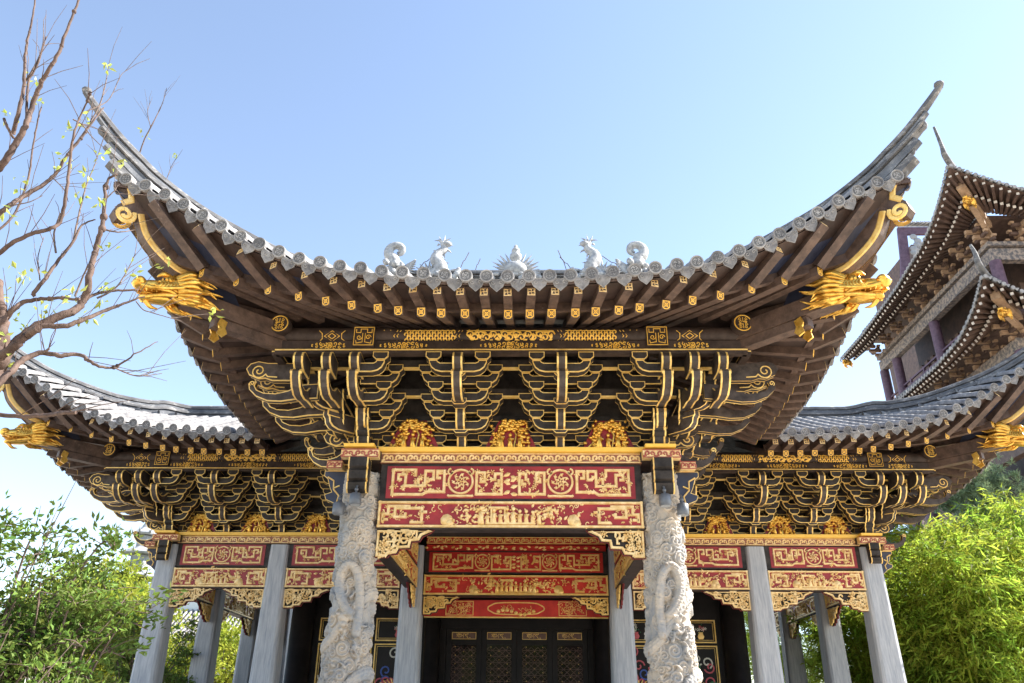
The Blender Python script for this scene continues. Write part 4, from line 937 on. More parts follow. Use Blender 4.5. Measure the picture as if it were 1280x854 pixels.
def corner(cx, cy, sx):
    c = .70711; F3 = np.array((sx, -1., 0))
    W = lambda a, z: np.array((sx * (cx + a), cy - a, z))
    q = MB(); q.beam(W(2.35, 5.46), W(.3, 5.40), .24, .26, 0); q.beam(W(2.0, 5.24), W(.3, 5.20), .18, .14, 0); q.build('corner_beam', ['rafter'], PAV)
    N = np.array((sx * c, c, 0)) * 1.0; k = 1.41421
    fr = Frame(W(0, 0) + np.array((c, sx * c, 0)) * .10, (sx * c, -c, 0), (0, 0, 1), (c, sx * c, 0))
    edge = [(2.30, 5.66), (2.46, 5.76), (2.60, 5.86), (2.74, 5.98), (2.86, 6.14), (2.92, 6.30), (2.955, 6.42), (3.02, 6.40), (3.06, 6.30), (3.13, 6.26), (3.18, 6.34), (3.16, 6.46), (3.10, 6.56), (3.08, 6.66), (3.13, 6.80)]
    poly = [(a * k, z) for a, z in edge] + [(2.98 * k, 6.82), (2.66 * k, 6.52), (2.40 * k, 6.14), (2.30 * k, 5.9)]
    q = MB(); q.prism(poly, fr, .20, 0)
    line = [(a * k - .03, z + .03) for a, z in edge[:7]]
    for s_, f2 in ((1, fr), (-1, Frame(fr.o - fr.N * .20, fr.X, fr.Y, -fr.N))):
        ln = [(2.47 * k, 5.93)] + [(2.40 * k, 5.96), (2.36 * k, 5.90), (2.40 * k, 5.82)] + [(2.52 * k, 5.85)] + line[3:]
        q.stroke([(u, v) for u, v in smooth_path(ln, 30)], .095, f2, .012, 1)
        q.stroke(spiral(3.075 * k, 6.36, .135, .03, 2.6, 1.5, 22), .062, f2, .014, 1)
        q.stroke([(3.13 * k, 6.50), (3.05 * k, 6.60), (3.07 * k, 6.72), (3.1 * k, 6.80)], .085, f2, .012, 1)
    for i in range(6, 13):
        a, b_ = edge[i], edge[i + 1]; q.add([fr.p(a[0] * k, a[1], .004), fr.p(b_[0] * k, b_[1], .004), fr.p(b_[0] * k, b_[1], .004) + fr.N * 0, fr.p(a[0] * k, a[1], .004)], [(0, 1, 2)], 0)
    q.build('corner_horn', ['rafter', 'gold'], PAV)
    q = MB(); q.add([W(1.7, 5.55), W(2.5, 5.9), W(3.0, 6.75), W(2.2, 6.6)], [(0, 1, 2, 3)], 0); q.build('closing_board', 'navy', PAV)
    q = dragon_head(W(2.42, 5.50), sx, .86, R(13))
    # gilt strap hanging behind the mane
    f3 = Frame(W(1.92, 5.16), (sx * c, -c, 0), (0, 0, 1), (c, sx * c, 0)).at(0, 0, -.14)
    for nn in (0, 1):
        f4 = Frame(f3.o + np.array((c, sx * c, 0)) * (.27 if nn == 0 else -.01), f3.X, f3.Y, f3.N * (1 if nn == 0 else -1))
        q.prism([(-.06, .10), (.05, .14), (.08, .04), (.05, -.02), (.07, -.11), (-.02, -.15), (-.08, -.08), (-.04, .0)], f4, .03, 0)
    q.build('dragon_head', ['gilt', 'black'], PAV)
for sx in (-1, 1): corner(CX[0], Y0, sx); corner(CX[2], Y2, sx)

# ================================================================== the hall behind the galleries
YH = 20.5
q = MB(); q.box(-5.2, -1.95, YH, YH + .3, -.9, 4.6); q.box(1.95, 5.2, YH, YH + .3, -.9, 4.6); q.box(-1.95, 1.95, YH + .02, YH + .3, 2.08, 4.6)
q.box(-5.3, -5.15, YH + .3, 28, -.9, 4.6); q.box(5.15, 5.3, YH + .3, 28, -.9, 4.6); q.box(-1.9, 1.9, YH - .06, YH + .02, 2.10, 2.38); q.box(-1.95, -1.725, YH + .03, YH + .28, -.9, 2.08); q.box(1.725, 1.95, YH + .03, YH + .28, -.9, 2.08); q.box(-1.725, 1.725, YH + .2, YH + .28, -.9, 2.08)
q.build('wall', ['door'], PAV)
for sx in (-1, 1):
    q = MB(); q.lathe([(.36, -.9), (.36, -.6), (.30, -.58), (.27, 3.7)], (sx * 5.25, YH - .1, 0), 24); q.build('black_column', ['door'], PAV)
    q = MB(); q.lathe([(.30, -.9), (.30, -.6), (.21, -.58), (.19, 3.7)], (sx * 2.05, YH - .12, 0), 20); q.build('black_column', ['door'], PAV)
for cx in (-1.29, -.43, .43, 1.29):
    q = MB()
    for u0, u1 in ((-.43, -.30), (.30, .43)): q.box(cx + u0 + .004, cx + u1 - .004, YH + .06, YH + .14, -.85, 2.08)
    for z0, z1 in ((2.03, 2.078), (1.74, 1.86), (-.85, -.1), (-.02, .1)): q.box(cx - .30, cx + .30, YH + .064, YH + .136, z0, z1)
    d = q.build('door_leaf', ['door'], PAV)
    q = MB(); q.box(cx - .30, cx + .30, YH + .10, YH + .11, .1, 1.74); q.build('window_pane', ['pane'], d)
    q = MB(); fr = Frame((cx, YH + .10, .92))
    for k in range(-12, 13):
        for a in (0, 1, -1):
            o = k * .14
            if a == 0: p0, p1 = (-.3, o), (.3, o)
            else: p0, p1 = (-.3, o - a * .26), (.3, o + a * .26)
            pts = [(u, p0[1] + (p1[1] - p0[1]) * (u + .3) / .6) for u in np.linspace(-.3, .3, 9)]; pts = [(u, v) for u, v in pts if -.8 < v < .8]
            if len(pts) > 1: q.stroke([pts[0], pts[-1]], .012, fr, .018, 0)
    for i in range(3):
        for j in range(9): q.ball(fr.p(-.2 + .2 * i, -.75 + .19 * j + (.09 if i == 1 else 0), .02), .011, 1, 6, 4)
    q.build('lattice', ['lattice', 'gold'], d)
    q = MB(); fr = Frame((cx - .29, YH + .066, 1.865)); q.fbox(fr, 0, .58, 0, .16, -.03, 0, 1); vines(q, fr, .06, .52, .04, .12, 9, .035, random.Random(5), 0, .012); q.stroke([(.0, .005), (.58, .005), (.58, .155), (0, .155)], .014, fr, .012, 0, True)
    q.build('carved_panel', ['gold', 'lattice'], d)
# red board with a cartouche over the doorway
q = MB(); fr = Frame((-2.1, Y2 + .50, 2.20)); L = 4.2; q.fbox(fr, 0, L, 0, .36, -.08, 0, 1); r = random.Random(8)
cart = []
for k in range(48):
    a = 2 * math.pi * k / 48; s_ = 1 + .10 * math.cos(a * 4); cart.append((L / 2 + .62 * math.copysign(abs(math.cos(a)) ** .6, math.cos(a)) * (1 + .04 * math.cos(6 * a)), .18 + .13 * math.copysign(abs(math.sin(a)) ** .7, math.sin(a))))
q.stroke(cart, .03, fr, .02, 0, True)
for i in range(9): q.dome(arc(L / 2 - .4 + .1 * i, .10 + .05 * math.sin(i * .8 + .3), .045, 0, 5.4, 7), fr, .02, 0)
vines(q, fr, L / 2 - .4, L / 2 + .4, .12, .22, 12, .04, r, 0)
for sx in (-1, 1):
    u0, u1 = sorted((L / 2 + sx * .98, L / 2 + sx * 1.6)); q.stroke([(u0, .03), (u1, .03), (u1, .33), (u0, .33)], .02, fr, .015, 0, True); vines(q, fr, u0 + .05, u1 - .05, .06, .30, 26, .05, r, 0)
q.fbox(fr, 0, L, -.025, -.002, -.08, .01, 0); q.build('doorway_board', ['gold', 'red2'], PAV)
# painted wall panels beside the door
for sx in (-1, 1):
    for a, b in ((3.52, 4.84), (2.35, 3.46)):
        for z0, z1, kind in ((1.80, 2.34, 'vase'), (-.4, 1.75, 'scroll')):
            x0 = a if sx > 0 else -b; L, H = b - a, z1 - z0; fr = Frame((x0, YH - .002, z0)); q = MB()
            q.stroke([(0.02, .02), (L - .02, .02), (L - .02, H - .02), (.02, H - .02)], .035, fr, .03, 0, True)
            q.stroke([(0.07, .07), (L - .07, .07), (L - .07, H - .07), (.07, H - .07)], .010, fr, .012, 0, True)
            r = random.Random(int(a * 10) + int(z0 * 9) + sx)
            if kind == 'vase':
                for k in range(1 if L < 1.2 else 2):
                    c = L * (.5 if L < 1.2 else (.28, .72)[k]); q.dome([(c - .05, .09), (c - .08, .15), (c - .05, .22), (c - .06, .25), (c + .06, .25), (c + .05, .22), (c + .08, .15), (c + .05, .09)], fr, .012, 1 if k == 0 else 0)
                    for i in range(16): (leaf if i % 2 else flower)(q, fr, c + r.gauss(0, .08), .33 + r.gauss(0, .05), r.uniform(.03, .05), *((r.uniform(0, 6), .008, 2) if i % 2 else (.008, r.choice((1, 4, 4)))))
            else:
                for i in range(26):
                    u, v = r.uniform(.15, L - .15), r.uniform(.5, H - .15)
                    q.stroke(spiral(u, v, .14, .03, r.uniform(0, 6), r.choice((-1.1, 1.1)), 14), .035, fr, .012, r.choice((1, 1, 2, 3, 4)))
                for i in range(15):
                    a_ = -1.2 + i * .17; q.stroke([(L * .5, .9), (L * .5 + .3 * math.sin(a_), 1.0 + .25 * math.cos(a_)), (L * .5 + .55 * math.sin(a_), .95 + .42 * math.cos(a_))], .03, fr, .014, 0)
            q.build('painted_panel', ['gold', 'pink', 'green', 'blue', 'paleflower'], PAV)
# small grey spotlights under the column heads
for sx in (-1, 1):
    for j, (x, y, z) in enumerate(((sx * 2.31, 11.66, 3.02), (sx * 2.60, 11.86, 2.93))):
        t = thing('spotlight', ('small grey spotlight hanging under the black console before the ', 'small grey spotlight hung at the outer edge of the ')[j] + ('dragon column by the bare tree' if sx < 0 else 'dragon column on the tower side'), 'spotlight', (x, y, z), 'spotlights at the dragon columns')
        q = MB(); q.lathe([(.085, -.09), (.09, -.085), (.09, .07), (.06, .09)], (x, y, z), 18); q.build('housing', ['steel'], t)
        q = MB(); q.lathe([(.076, -.094), (.076, -.091)], (x, y, z), 16); q.build('lens', ['glass'], t)
        q = MB(); q.tube([(x, y, z + .08), (x, y + .02, z + .20), (x, y + .14, z + .26)], .016, 6); q.ball((x, y + .01, z + .15), .03, 0, 8, 6); q.build('bracket', ['steel'], t)

# ================================================================== the many-storeyed tower on the right
TW = thing('pagoda_tower', 'tall brown timber tower with purple posts and two tiers of deep upcurved eaves', 'tower', (27, 35, G))
TX, TY0, TY1, TX1 = 20.0, 29.0, 40.6, 33.0
def tower_eave(zy, xo, xi, zi, y_near, y_far, tipz, pitch=1.0):
    """zy: (distance from the near corner, height) table of the eave edge"""
    zy = np.array(zy); mass = MB()
    def edge(s, side, h=0., d=0.):        # side 0: along +Y at x = xo; side 1: along +X at y = y_near
        fl = .55 * max(0, 1 - s / 3.5) ** 2; z = np.interp(s, zy[:, 0], zy[:, 1]) + h
        return np.array((xo - fl + d, y_near + s - fl, z)) if side == 0 else np.array((xo + s - fl, y_near - fl + d, z))
    def inner(s, side, h=0.):
        sc_ = 1.6 + (s - 0) * .86 if s < 3 else s; lim = max(s, 1.55 + s * .5 if s < 3.1 else s)
        z = zi + .28 * (np.interp(s, zy[:, 0], zy[:, 1]) - zy[:, 1].min()) + h
        return np.array((xi, y_near + lim, z)) if side == 0 else np.array((xo + lim, y_near + (xi - xo), z))
    Ls = (y_far - y_near, TX1 + 1.6 - xo)
    roof = MB()
    for side in (0, 1):
        S = np.linspace(0, Ls[side], 60)
        roof.sheet([[edge(s, side, .0), edge(s, side, .02) * .35 + inner(s, side, .30 * pitch) * .65, inner(s, side, pitch)] for s in S], 1)
        roof.sheet([[edge(s, side, -.12), inner(s, side, .12)] for s in S], 0)
        n = int(Ls[side] / .27)
        for i in range(n):
            s = .08 + i * .27; c = edge(s, side, .0); N = np.array((-1., 0, 0)) if side == 0 else np.array((0, -1., 0)); T = np.array((0, 1., 0)) if side == 0 else np.array((1., 0, 0))
            roof.prism(arc(0, 0, .085, 0, 5.5, 8), Frame(c + N * .06, T, (0, 0, 1), N), .10, 2)
            roof.prism([(-.10, 0), (.10, 0), (0, -.13)], Frame(c + N * .05 + T * .135 - np.array((0, 0, .02)), T, (0, 0, 1), N), .03, 2)
            roof.tube([c + np.array((0, 0, .03)), edge(s, side, .02) * .35 + inner(s, side, .04 + .30 * pitch) * .65, inner(s, side, pitch + .04)], .075, 6, 2)
    r_o = roof.build('roof', ['towerwood', 'tiledark', 'tile'], TW)
    for side in (0, 1):
        n = int(Ls[side] / .30)
        for i in range(n):
            s = .28 + i * .30; q = MB() if side == 0 and i < 46 else mass
            a, b = edge(s, side, -.19, .10), inner(s, side, .0); q.beam(a, b, .11, .11, 0, cap=1)
            m = a * .55 + b * .45; q.beam(m - np.array((0, 0, .20)), b - np.array((0, 0, .06)), .12, .12, 0, cap=1)
            if q is not mass: q.build('rafter', ['towerwood', 'towertip'], TW)
    o = mass.build('rafter', ['towerwood', 'towertip'], TW); o['kind'] = 'stuff'
    q = MB(); c = edge(0, 0); c1 = np.array((xi + .6, y_near + (xi - xo) + .6, zi + .1))
    q.beam(c + np.array((.75, .75, -.42)), c1, .34, .34, 0); q.beam(c + np.array((1.4, 1.4, -.95)), c1 - np.array((0, 0, .55)), .2, .2, 0); q.build('corner_beam', ['towertan'], TW)
    q = MB(); q.tube(smooth_path([c + np.array((1.6, 1.6, .55)), c + np.array((.6, .6, .25)), c + np.array((-.05, -.05, .45)), c + np.array((-.12, -.12, .9)), c + np.array((-.2, -.1, tipz))], 16), [.16, .14, .12, .08, .05], 8); q.build('hip_ridge', ['ridge'], TW)
    d = dragon_head(c + np.array((1.15, 1.15, -1.0)), -1, .62); d.build('dragon_head', ['gilt', 'black'], TW)
    return edge
edge_up = tower_eave([(0, 20.7), (1.0, 20.35), (2.2, 19.95), (3.8, 19.5), (6.5, 19.05), (11, 18.72), (14.5, 18.75)], 18.0, 19.55, 19.45, 26.85, 41.3, 1.9)
edge_lo = tower_eave([(0, 15.4), (1.2, 14.85), (2.8, 14.4), (5, 14.15), (8.4, 14.12), (14.5, 14.6)], 18.0, 19.55, 14.95, 26.70, 41.3, 1.3, .42)
d = dragon_head((18.2, 40.9, 18.4), -1, .6); d.build('dragon_head', ['gilt', 'black'], TW)
ycols = (29.0, 34.6, 38.9, 40.5); xcols = (23.6, 28.4, 33.0)
for x, y in [(TX, y) for y in ycols] + [(x, TY0) for x in xcols] + [(33.0, 40.5)]:
    q = MB(); q.tube([(x, y, 15.2), (x, y, 17.74)], .24, 12, 0); q.tube([(x, y, 10.5), (x, y, 13.6)], .26, 12, 0); q.tube([(x, y, G), (x, y, 9.8)], .3, 12, 0); q.build('post', ['purple'], TW)
for z0, z1, wd, m_ in ((17.75, 18.30, .34, 'painted'), (18.42, 18.62, .46, 'painted'), (13.62, 14.1, .34, 'painted'), (15.05, 15.30, .5, 'towerwood'), (9.8, 10.4, .4, 'towerwood')):
    q = MB(); q.box(TX - wd / 2, TX + wd / 2, TY0 - wd / 2, TY1, z0, z1); q.build('beam', [m_], TW)
    q = MB(); q.box(TX + wd / 2 + .003, TX1, TY0 - wd / 2, TY0 + wd / 2, z0, z1); q.build('beam', [m_], TW)
q = MB(); q.box(21.6, 32, 30.6, 39.8, G, 19.0, 0)
for i in range(14): q.box(21.50, 21.59, 30.8 + i * .66, 31.1 + i * .66, 15.6, 17.6, 1); q.box(21.8 + i * .7, 22.2 + i * .7, 30.50, 30.59, 15.6, 17.6, 1)
q.build('core_wall', ['board', 'towerwood'], TW)
for zf in (15.31, 19.9): q = MB(); q.box(19.7, 33.2, 28.7, 41, zf - .2, zf - .02); q.build('floor', ['towerwood'], TW)
def tower_bracket(x, y, z, dx, dy):
    q = MB(); T = np.array((-dy, dx, 0.))
    for k in range(3):
        o = np.array((x, y, z + .26 * k)) + np.array((dx, dy, 0)) * .28 * k
        q.beam(o - T * .42, o + T * .42, .14, .13, 0); q.beam(o - np.array((dx, dy, 0)) * .3, o + np.array((dx, dy, 0)) * .34, .15, .15, 1, cap=1)
        for s_ in (-.42, .42): q.beam(o + T * (s_ - .08) + np.array((0, 0, .10)), o + T * (s_ + .08) + np.array((0, 0, .10)), .16, .10, 1)
    q.build('bracket_set', ['towerwood', 'towertan'], TW)
for zb in (18.70, 14.15):
    for y in np.arange(29.0, 40.6, 1.43): tower_bracket(TX, y, zb, -1, 0)
    for x in np.arange(21.2, 33, 1.5): tower_bracket(x, TY0, zb, 0, -1)
q = MB()
for z in (16.12, 15.86, 15.45): q.beam((TX - .02, TY0, z), (TX - .02, TY1, z), .09, .08, 0); q.beam((TX, TY0, z), (TX1, TY0, z), .09, .08, 0)
for i in range(40): q.beam((TX - .02, TY0 + .15 + i * .29, 15.3), (TX - .02, TY0 + .15 + i * .29, 16.2 if i % 5 == 0 else 15.86), .05 if i % 5 else .1, .05 if i % 5 else .1, 0, up=(0, 1, 0)); q.beam((TX + .2 + i * .31, TY0, 15.3), (TX + .2 + i * .31, TY0, 15.86), .05, .05, 0, up=(0, 1, 0))
q.build('balustrade', ['purple'], TW)
q = MB(); q.sheet([[(18.6 + k, 27.6 + k, z), (18.6 + k, 41, z)] for k, z in ((1, 20.4), (4, 22.5), (6, 25))], 0, False); q.sheet([[(19.6 + k - 1, 27.6 + k, z), (34, 27.6 + k, z)] for k, z in ((1, 20.4), (4, 22.5), (6, 25))], 0, False); q.build('upper_roof', ['tiledark'], TW)
# roof end of a second tower rising behind it
T2 = thing('rear_tower', 'tower behind the brown one showing only a grey tiled gable end with purple bargeboard', 'tower', (28, 48, G))
q = MB(); q.box(26.0, 32, 45.5, 52, G, 29.2, 0); q.build('wall', ['towerwood'], T2)
q = MB()
q.sheet([[(24.6, 44.6 + a, 30.0 + z), (34, 44.6 + a, 30.0 + z)] for a, z in ((-.6, -.1), (0, .1), (.8, .6), (2, 1.7))], 0, False)
for i in range(34):
    x = 24.6 + i * .28; q.tube([(x, 44.0, 29.95), (x, 44.6, 30.14), (x, 45.4, 30.64), (x, 46.6, 31.74)], .085, 6, 1)
q.build('roof', ['tiledark', 'tile'], T2)
q = MB(); fr = Frame((24.75, 44.3, 29.8)); q.prism([(0, 0), (9, 0), (9, -.5), (.5, -.55), (.28, -2.6), (-.6, -6.2), (-1.0, -6.2), (-.28, -2.4)], fr, .2, 0); q.build('bargeboard', ['purple'], T2)
q = MB()
for i in range(9): q.ball((25.5 + .22 * math.sin(i * 1.3), 44.1, 28.9 - i * .3), (.26, .1, .22), 0, 8, 6)
q.build('hanging_fish', ['stonegrey'], T2)
BRANCHES = [
([(-4.728,6.756,2.517),(-4.761,6.815,2.955),(-4.682,6.816,3.285),(-4.507,6.87,3.532),(-4.329,6.972,3.706),(-4.278,7.041,3.879),(-4.24,6.961,4.134),(-4.343,7.098,4.531),(-4.303,7.048,4.797),(-4.381,7.093,5.138),(-4.507,7.216,5.487),(-4.4,7.187,5.595)],0.0574,0.0115),
([(-4.34,7.118,3.852),(-4.311,7.201,4.022),(-4.157,7.292,4.128),(-3.964,7.434,4.22)],0.0191,0.0115),
([(-4.522,6.847,3.486),(-4.305,6.933,3.531),(-4.185,7.022,3.664),(-4.103,7.186,3.839),(-3.959,7.259,3.969),(-3.835,7.354,4.1)],0.0306,0.0077),
([(-3.882,7.303,4.007),(-3.787,7.297,3.908),(-3.709,7.344,3.894),(-3.586,7.41,3.88),(-3.442,7.498,3.867)],0.0077,0.0038),
([(-4.558,6.459,2.948),(-4.36,6.38,3.055),(-4.28,6.382,3.154),(-4.103,6.247,3.157)],0.0459,0.0344),
([(-4.945,6.859,3.436),(-4.727,6.695,3.566),(-4.677,6.745,3.7),(-4.409,6.686,3.7),(-4.04,6.598,3.648)],0.0344,0.0115),
([(-4.959,6.524,4.065),(-4.726,6.412,4.171),(-4.557,6.408,4.271),(-4.35,6.342,4.287),(-4.313,6.395,4.405),(-4.274,6.302,4.689),(-4.331,6.311,5.009),(-4.314,6.215,5.329),(-4.36,6.286,5.648),(-4.223,6.143,5.831)],0.0268,0.0077),
([(-5.421,6.924,4.805),(-5.29,6.915,4.963),(-5.258,7.045,5.196),(-5.147,7.109,5.385),(-5.072,7.157,5.6),(-4.963,7.096,5.8),(-4.91,7.149,6.07),(-4.846,7.19,6.397),(-4.825,7.257,6.637)],0.0306,0.0077),
([(-5.086,6.324,4.935),(-4.924,6.203,4.974),(-4.833,6.168,5.224),(-4.778,6.14,5.4),(-4.843,6.208,5.693),(-4.753,6.113,5.947),(-4.618,6.026,6.183),(-4.582,5.993,6.509),(-4.55,5.978,7.013)],0.0383,0.0115),
([(-4.976,6.256,5.376),(-4.904,6.133,5.626),(-4.964,6.15,5.96),(-5.049,6.124,6.375),(-5.086,6.11,6.762),(-5.199,6.16,7.27)],0.023,0.0077),
([(-4.794,6.152,5.436),(-4.988,6.233,6.039),(-4.94,6.208,6.29),(-5.003,6.261,6.746)],0.0153,0.0057),
([(-5.027,6.138,5.479),(-4.958,6.147,5.358),(-4.913,6.206,5.282)],0.0153,0.0153),
([(-5.53,7.147,4.779),(-5.462,7.198,4.966),(-5.507,7.323,5.265),(-5.5,7.307,5.694),(-5.594,7.354,6.077),(-5.63,7.324,6.529),(-5.66,7.348,6.736)],0.0153,0.0077),
([(-4.772,6.96,3.886),(-4.684,6.94,4.057),(-4.664,7.052,4.384),(-4.593,7.085,4.625),(-4.62,7.18,4.89),(-4.509,7.215,4.99)],0.023,0.0077),
([(-4.614,7.106,4.664),(-4.65,7.123,5.007),(-4.751,7.25,5.473),(-4.801,7.36,5.837),(-4.817,7.394,6.037)],0.0115,0.0038),
([(-4.677,6.985,4.416),(-4.783,7.016,4.682),(-4.866,7.132,5.016)],0.0115,0.0077),
([(-4.305,7.096,4.778),(-4.166,7.146,4.779),(-4.126,7.359,4.95)],0.0115,0.0038),
([(-4.219,7.154,3.963),(-4.074,7.181,4.093),(-4.015,7.21,4.301),(-3.983,7.241,4.565)],0.0115,0.0038),
([(-4.39,7.057,3.935),(-4.394,7.09,4.14),(-4.321,7.018,4.287)],0.0115,0.0077),
([(-4.378,6.251,2.526),(-4.316,6.331,2.744),(-4.318,6.478,2.954),(-4.228,6.559,3.058),(-4.079,6.595,3.045),(-3.955,6.686,3.101),(-3.756,6.642,2.983),(-3.644,6.782,3.011),(-3.465,6.779,3.151),(-3.376,6.954,3.371)],0.0344,0.0038),
([(-3.564,6.643,2.949),(-3.421,6.749,2.914),(-3.34,6.843,2.953),(-3.264,6.96,3.027)],0.0077,0.0038),
([(-4.091,6.359,2.964),(-3.949,6.241,2.947)],0.0153,0.0077),
([(-3.969,5.9,2.205),(-3.778,5.913,2.194),(-3.584,5.909,2.205),(-3.368,5.765,2.17),(-3.264,5.76,2.168)],0.0191,0.0153),
([(-4.443,6.66,0.562),(-4.68,6.598,1.76),(-4.697,6.583,2.36),(-4.709,6.617,2.752),(-4.784,6.716,3.156),(-4.782,6.647,3.456)],0.153,0.0344),
([(-4.802,6.757,2.518),(-4.766,6.76,2.971),(-4.786,6.746,3.337),(-4.844,6.644,3.626),(-5.05,6.76,3.958)],0.0918,0.0459),
([(-5.094,7.154,5.516),(-4.881,7.104,5.312),(-4.86,7.191,5.216)],0.0077,0.0038),
([(-4.911,7.15,6.071),(-4.915,7.295,6.673),(-5.032,7.454,7.202),(-5.132,7.546,7.625)],0.0115,0.0038),
([(-4.938,7.148,6.481),(-4.833,7.311,6.81),(-4.867,7.449,7.325),(-4.839,7.52,7.512)],0.0077,0.0031),
([(-7.523,12.505,8.507),(-7.545,12.553,9.652),(-7.45,12.444,10.422),(-7.367,12.44,10.891),(-7.331,12.502,11.306),(-7.257,12.44,11.564),(-7.257,12.441,11.906)],0.0172,0.0046),
([(-7.39,12.467,10.864),(-7.595,12.557,11.36),(-7.591,12.56,11.659)],0.0084,0.0046),
([(-6.782,12.472,8.473),(-6.794,12.446,9.37),(-6.824,12.552,9.909),(-6.697,12.449,10.088)],0.0092,0.0046),
([(-4.436,7.193,5.263),(-4.376,7.214,5.385),(-4.341,7.249,5.357)],0.0077,0.0038),
([(-5.055,6.256,6.063),(-4.96,6.199,6.226),(-5.007,6.268,6.579),(-5.15,6.347,7.021)],0.0115,0.0038),
([(-4.39,6.233,5.549),(-4.323,6.307,5.535),(-4.271,6.392,5.477),(-4.124,6.373,5.33)],0.0077,0.0038),
([(-5.259,6.876,4.936),(-5.074,6.895,4.997),(-4.997,6.961,5.131)],0.0077,0.0038),
([(-4.73,6.947,4.062),(-4.894,7.041,4.405),(-5.055,7.259,4.794)],0.0077,0.0038)]
TWIG_LEAVES = [(-5.59,7.0,6.84),(-5.42,7.0,6.48),(-5.46,7.0,6.51),(-5.06,7.0,6.35),(-4.78,7.0,7.02),(-4.52,7.0,6.63),(-7.5,12.5,10.69),(-7.33,12.5,10.37),(-6.78,12.5,10.2),(-4.6,7.0,6.16),(-4.76,7.0,6.18),(-4.53,7.0,4.89),(-4.62,7.0,5.44),(-4.51,7.0,5.44),(-4.52,7.0,5.72),(-4.5,7.0,5.58),(-4.66,7.0,5.17),(-4.89,7.0,5.07),(-4.39,7.0,5.11),(-4.33,7.0,4.56),(-5.07,7.0,3.91),(-4.67,7.0,3.72),(-4.82,7.0,3.55),(-4.76,7.0,3.76),(-4.7,7.0,3.77),(-4.35,7.0,5.61),(-4.31,7.0,5.57),(-4.83,7.0,5.97),(-5.72,7.0,6.25),(-5.62,7.0,5.96),(-4.96,7.0,6.03),(-4.94,7.0,3.41),(-4.56,7.0,3.68),(-4.65,7.0,4.09),(-4.97,7.0,5.61)]

# ================================================================== trees, shrubs, far buildings
nr = np.random.default_rng(5)
def leaf_mesh(name, P, D, L, W, mats, curl=.15):
    """leaf-sized faces: base P, direction D, length L, width W (arrays)"""
    n = len(P); D = D / np.linalg.norm(D, axis=1)[:, None]
    S = np.cross(D, nr.normal(size=(n, 3))); S /= np.linalg.norm(S, axis=1)[:, None] + 1e-9; N = np.cross(S, D)
    L = np.broadcast_to(L, n)[:, None]; W = np.broadcast_to(W, n)[:, None]
    V = np.stack([P, P + D * L * .45 + S * W / 2 + N * L * curl * .4, P + D * L + N * -L * curl, P + D * L * .45 - S * W / 2 + N * L * curl * .4], 1).reshape(-1, 3)
    return np_mesh(name, V, np.arange(4 * n).reshape(-1, 4), mats, False)
def branch(q, pts, r0, r1, n=None, k=7, mi=0):
    P = smooth_path(pts, n or max(6, len(pts) * 4)); q.tube(P, [r0, (r0 + r1) / 2, r1], k, mi); return P
# ---- bare tree with a few young leaves
BT = thing('bare_tree', 'nearly leafless tree with pale winding branches and a few young yellow-green leaves', 'tree', BRANCHES[23][0][0])
BT.location.z = G
trunk = MB(); twP, twD = [], []; r = random.Random(21); limbs = []
for pts, r0, r1 in BRANCHES:
    pts = np.array(pts); q = MB()
    if r0 > .12: pts = np.vstack([[(pts[0][0] - .1, pts[0][1], G)], pts]) if pts[0][2] < 0 else pts
    P = smooth_path(pts, len(pts) * 6); wob = nr.normal(size=P.shape) * r0 * .10; wob[0] = 0; P = P + wob
    k_ = 1 if r0 > .12 else .95; q.tube(P, [r0 * k_, (r0 * .55 + r1 * .45) * k_, r1 * k_], 9 if r0 > .03 else 6, 0)
    for i in range(int(len(P) * .5)):                    # knots and side twigs
        j = r.randrange(2, len(P) - 1); t = P[j] - P[j - 1]; t /= np.linalg.norm(t) + 1e-9
        if r.random() < .35: q.ball(P[j], r0 * r.uniform(.5, .8), 0, 6, 4)
        if r.random() < .36 and r0 < .09:
            d = t + np.array((r.uniform(-.8, .8), r.uniform(-.8, .8), r.uniform(-.1, .9))); d /= np.linalg.norm(d); Lt = r.uniform(.12, .60)
            m = P[j] + d * Lt * .5 + np.array((0, 0, .03)); e = P[j] + d * Lt + np.array((r.uniform(-.05, .05), 0, .10 * Lt)); q.tube([P[j], m, e], [max(.004, r1 * .4), .0035, .002], 4)
            if r.random() < .25: twP.append(e)
    limbs.append((r0, q))
big = MB()
for r0, q in limbs:
    if r0 > .08: big.add(q.v, q.f, 0, True)
big.build('trunk', ['bark'], BT)
for r0, q in limbs:
    if r0 <= .08: q.build('branch', ['bark' if r0 > .012 else 'barkdark'], BT)
C = np.array(TWIG_LEAVES[::2] + [tuple(p_) for p_ in twP[:16]]); n = 6; P = np.repeat(C, n, 0) + nr.normal(size=(len(C) * n, 3)) * .045; D = nr.normal(size=P.shape); D[:, 2] -= .3
link('leaves', leaf_mesh('leaves', P, D, nr.uniform(.05, .11, len(P)), nr.uniform(.03, .05, len(P)), ['leafyoung']), BT)
